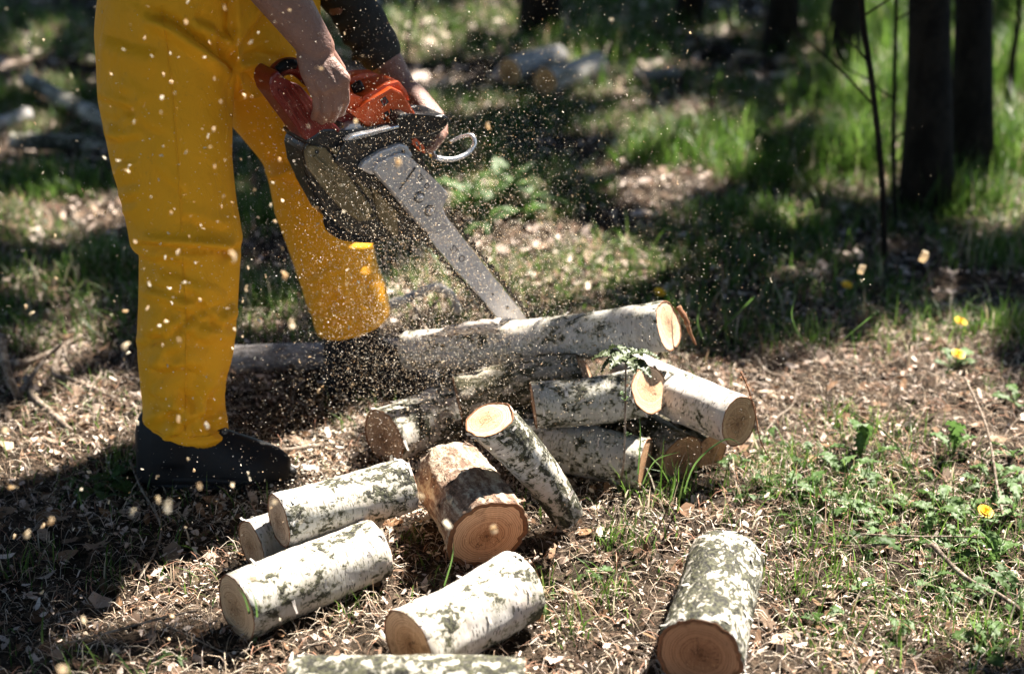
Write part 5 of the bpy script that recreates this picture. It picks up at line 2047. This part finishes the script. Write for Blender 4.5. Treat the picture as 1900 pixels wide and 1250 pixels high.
dlm = [dry_leaf_mesh(s) for s in range(6)]
spots = [(315, 955), (105, 960), (60, 985), (130, 1000), (175, 1010), (1420, 1165), (1120, 1045), (1700, 780), (1500, 740), (1540, 1120), (1180, 560), (1280, 520), (980, 505), (1090, 480), (560, 830), (200, 690), (140, 740), (270, 700), (90, 420),
         (180, 395), (40, 410), (1815, 410), (1740, 520), (1350, 470), (1230, 940), (1060, 1110), (1640, 700), (1380, 740), (860, 560), (1000, 470), (1130, 510), (1300, 290), (1230, 330), (1460, 260), (1150, 170), (1330, 330), (30, 700), (110, 590), (60, 800), (240, 870)]
for px, py in spots:
    g = Z(px, py, 0)
    o = bpy.data.objects.new('fallen_leaf', rnd.choice(dlm))
    COL.objects.link(o)
    s = rnd.uniform(.018, .034) * (1.25 if py < 600 else 1)
    o.scale = (s, s, s)
    o.location = (g[0], g[1], gz(g[0], g[1]) + .012)
    o.rotation_euler = (rnd.uniform(-.5, .5), rnd.uniform(-.5, .5), rnd.uniform(0, 6.28))
    tag(o, 'curled dry brown leaf lying on the litter', 'leaf', 'fallen leaves')

# ------------------------------------------------------------------ flying chips and sawdust
CUT = atY(925, 590, 2.90)


def chip_mesh(seed):
    r = random.Random(seed)
    V, F = [], []
    n = 4
    L, W, T = 1.0, r.uniform(.35, .8), .16
    cu = r.uniform(-.35, .6)
    for i in range(n):
        t = i / (n - 1) * 2 - 1
        for (y, z) in ((-W, -T), (W, -T), (W, T), (-W, T)):
            V.append((t * L + r.uniform(-.12, .12), y * (1 - .2 * t * t) + r.uniform(-.08, .08), z + cu * t * t))
    for i in range(n - 1):
        for k in range(4):
            k2 = (k + 1) % 4
            F.append((i * 4 + k, i * 4 + k2, i * 4 + 4 + k2, i * 4 + 4 + k))
    F += [(3, 2, 1, 0), (12, 13, 14, 15)]
    return mesh_of('wood_chip', V, F, M['chip%d' % (seed % 3)], False)


M['chip0'] = make_leaf('chip_pale', (.74, .60, .42), (.86, .76, .58), .5, .8, .2)
M['chip1'] = make_leaf('chip_cream', (.80, .72, .58), (.9, .84, .72), .5, .8, .2)
M['chip2'] = make_leaf('chip_tan', (.70, .54, .36), (.80, .66, .46), .5, .8, .2)
chips = [chip_mesh(s) for s in range(9)]
CH = []
# chips hanging in front of the trousers and to the left
for _ in range(150):
    CH.append((rnd.gauss(370, 150), rnd.gauss(400, 260), rnd.uniform(1.95, 2.35), rnd.uniform(.0015, .0042)))
for _ in range(45):
    CH.append((rnd.uniform(20, 1300), rnd.uniform(10, 760), rnd.uniform(2.3, 3.0), rnd.uniform(.0015, .0038)))
for _ in range(38):
    CH.append((rnd.uniform(10, 560), rnd.uniform(560, 1240), rnd.uniform(1.6, 2.2), rnd.uniform(.0025, .0055)))
for _ in range(22):
    CH.append((rnd.gauss(660, 90), rnd.gauss(560, 120), rnd.uniform(2.4, 2.9), rnd.uniform(.002, .0045)))
for (px, py, Y, s) in [(435, 475, 1.75, .007), (310, 938, 1.45, .0065), (1598, 500, 2.0, .007), (1714, 478, 1.95, .008), (1135, 37, 2.1, .0045), (915, 980, 1.75, .006), (830, 972, 1.7, .006), (362, 1078, 1.6, .005), (232, 640, 1.8, .006), (118, 1245, 1.3, .006),
                       (540, 600, 1.75, .006), (530, 510, 1.9, .006), (95, 968, 1.6, .005), (245, 948, 1.6, .0045), (470, 1072, 1.6, .006), (780, 920, 1.7, .005), (740, 305, 1.9, .006), (1600, 520, 2.3, .004), (1430, 520, 2.3, .004), (905, 235, 2.0, .005)]:
    CH.append((px, py, Y, s))
for i, (px, py, Y, s) in enumerate(CH):
    p = atY(px, py, Y)
    if p[2] < .03:
        continue
    o = bpy.data.objects.new('wood_chip', chips[rnd.randrange(9)])
    COL.objects.link(o)
    o.location = p
    o.scale = (s, s, s)
    o.rotation_euler = (rnd.uniform(0, 6.28), rnd.uniform(0, 6.28), rnd.uniform(0, 6.28))
    tag(o, 'pale wood chip flying through the air', 'wood chip', 'wood chips in the air')


def specks(n, P, smin, smax):
    d = rng.normal(size=(n, 3))
    fly = P - CUT
    fly /= np.linalg.norm(fly, axis=1)[:, None]
    d = d / np.linalg.norm(d, axis=1)[:, None] + fly * rng.uniform(0, 1.6, (n, 1))
    d /= np.linalg.norm(d, axis=1)[:, None]
    e = np.cross(d, rng.normal(size=(n, 3)))
    e /= np.linalg.norm(e, axis=1)[:, None]
    f = np.cross(d, e)
    s = (smin + (smax - smin) * rng.uniform(0, 1, n) ** 2)[:, None]
    k = rng.uniform(.3, .8, (n, 1))
    v = np.stack([P - d * s, P + e * s * k, P + d * s, P - e * s * k * .7 + f * s * k * .6], 1).reshape(-1, 3)
    b = np.arange(n)[:, None] * 4
    t = np.concatenate([b + np.array(q) for q in ((0, 1, 2), (0, 2, 3), (0, 3, 1), (1, 3, 2))], 0)
    return v, t, np.repeat(pick([(.86, .78, .66), (.80, .70, .56), (.88, .83, .75), (.74, .58, .40)], n, .1), 4, 0)


DV, DT, DC, o_ = [], [], [], 0
for n, c, sx, a, b in (
        (9000, (-.22, 2.62, .52), (.13, .07, .16), .0006, .0019), (9000, (-.10, 2.66, .36), (.17, .09, .13), .0006, .0019), (5000, (-.02, 2.58, .22), (.28, .12, .10), .0006, .0017),
        (6000, (-.10, 2.80, .34), (.16, .12, .14), .0006, .0020), (7000, (-.22, 2.76, .50), (.20, .14, .20), .0006, .0020), (4500, (-.30, 2.60, .55), (.26, .18, .26), .0006, .0022),
        (4500, (.08, 2.85, .60), (.22, .16, .24), .0005, .0016), (5000, (-.25, 2.75, .18), (.22, .14, .14), .0006, .0019), (2500, (.15, 2.6, .35), (.35, .25, .25), .0005, .0014), (2500, (-.4, 2.5, .6), (.30, .25, .35), .0007, .0022)):
    P = rng.normal(size=(n, 3)) * np.array(sx) + np.array(c)
    P = P[P[:, 2] > .02]
    v, t, cc = specks(len(P), P, a, b)
    DV.append(v); DT.append(t + o_); DC.append(cc)
    o_ += len(v)
sd = obj('sawdust', fast_mesh('sawdust', np.concatenate(DV), None, np.concatenate(DT), M['dust'], np.concatenate(DC)))
tag(sd, 'cloud of fine sawdust thrown up around the chainsaw bar', 'sawdust', kind='stuff')
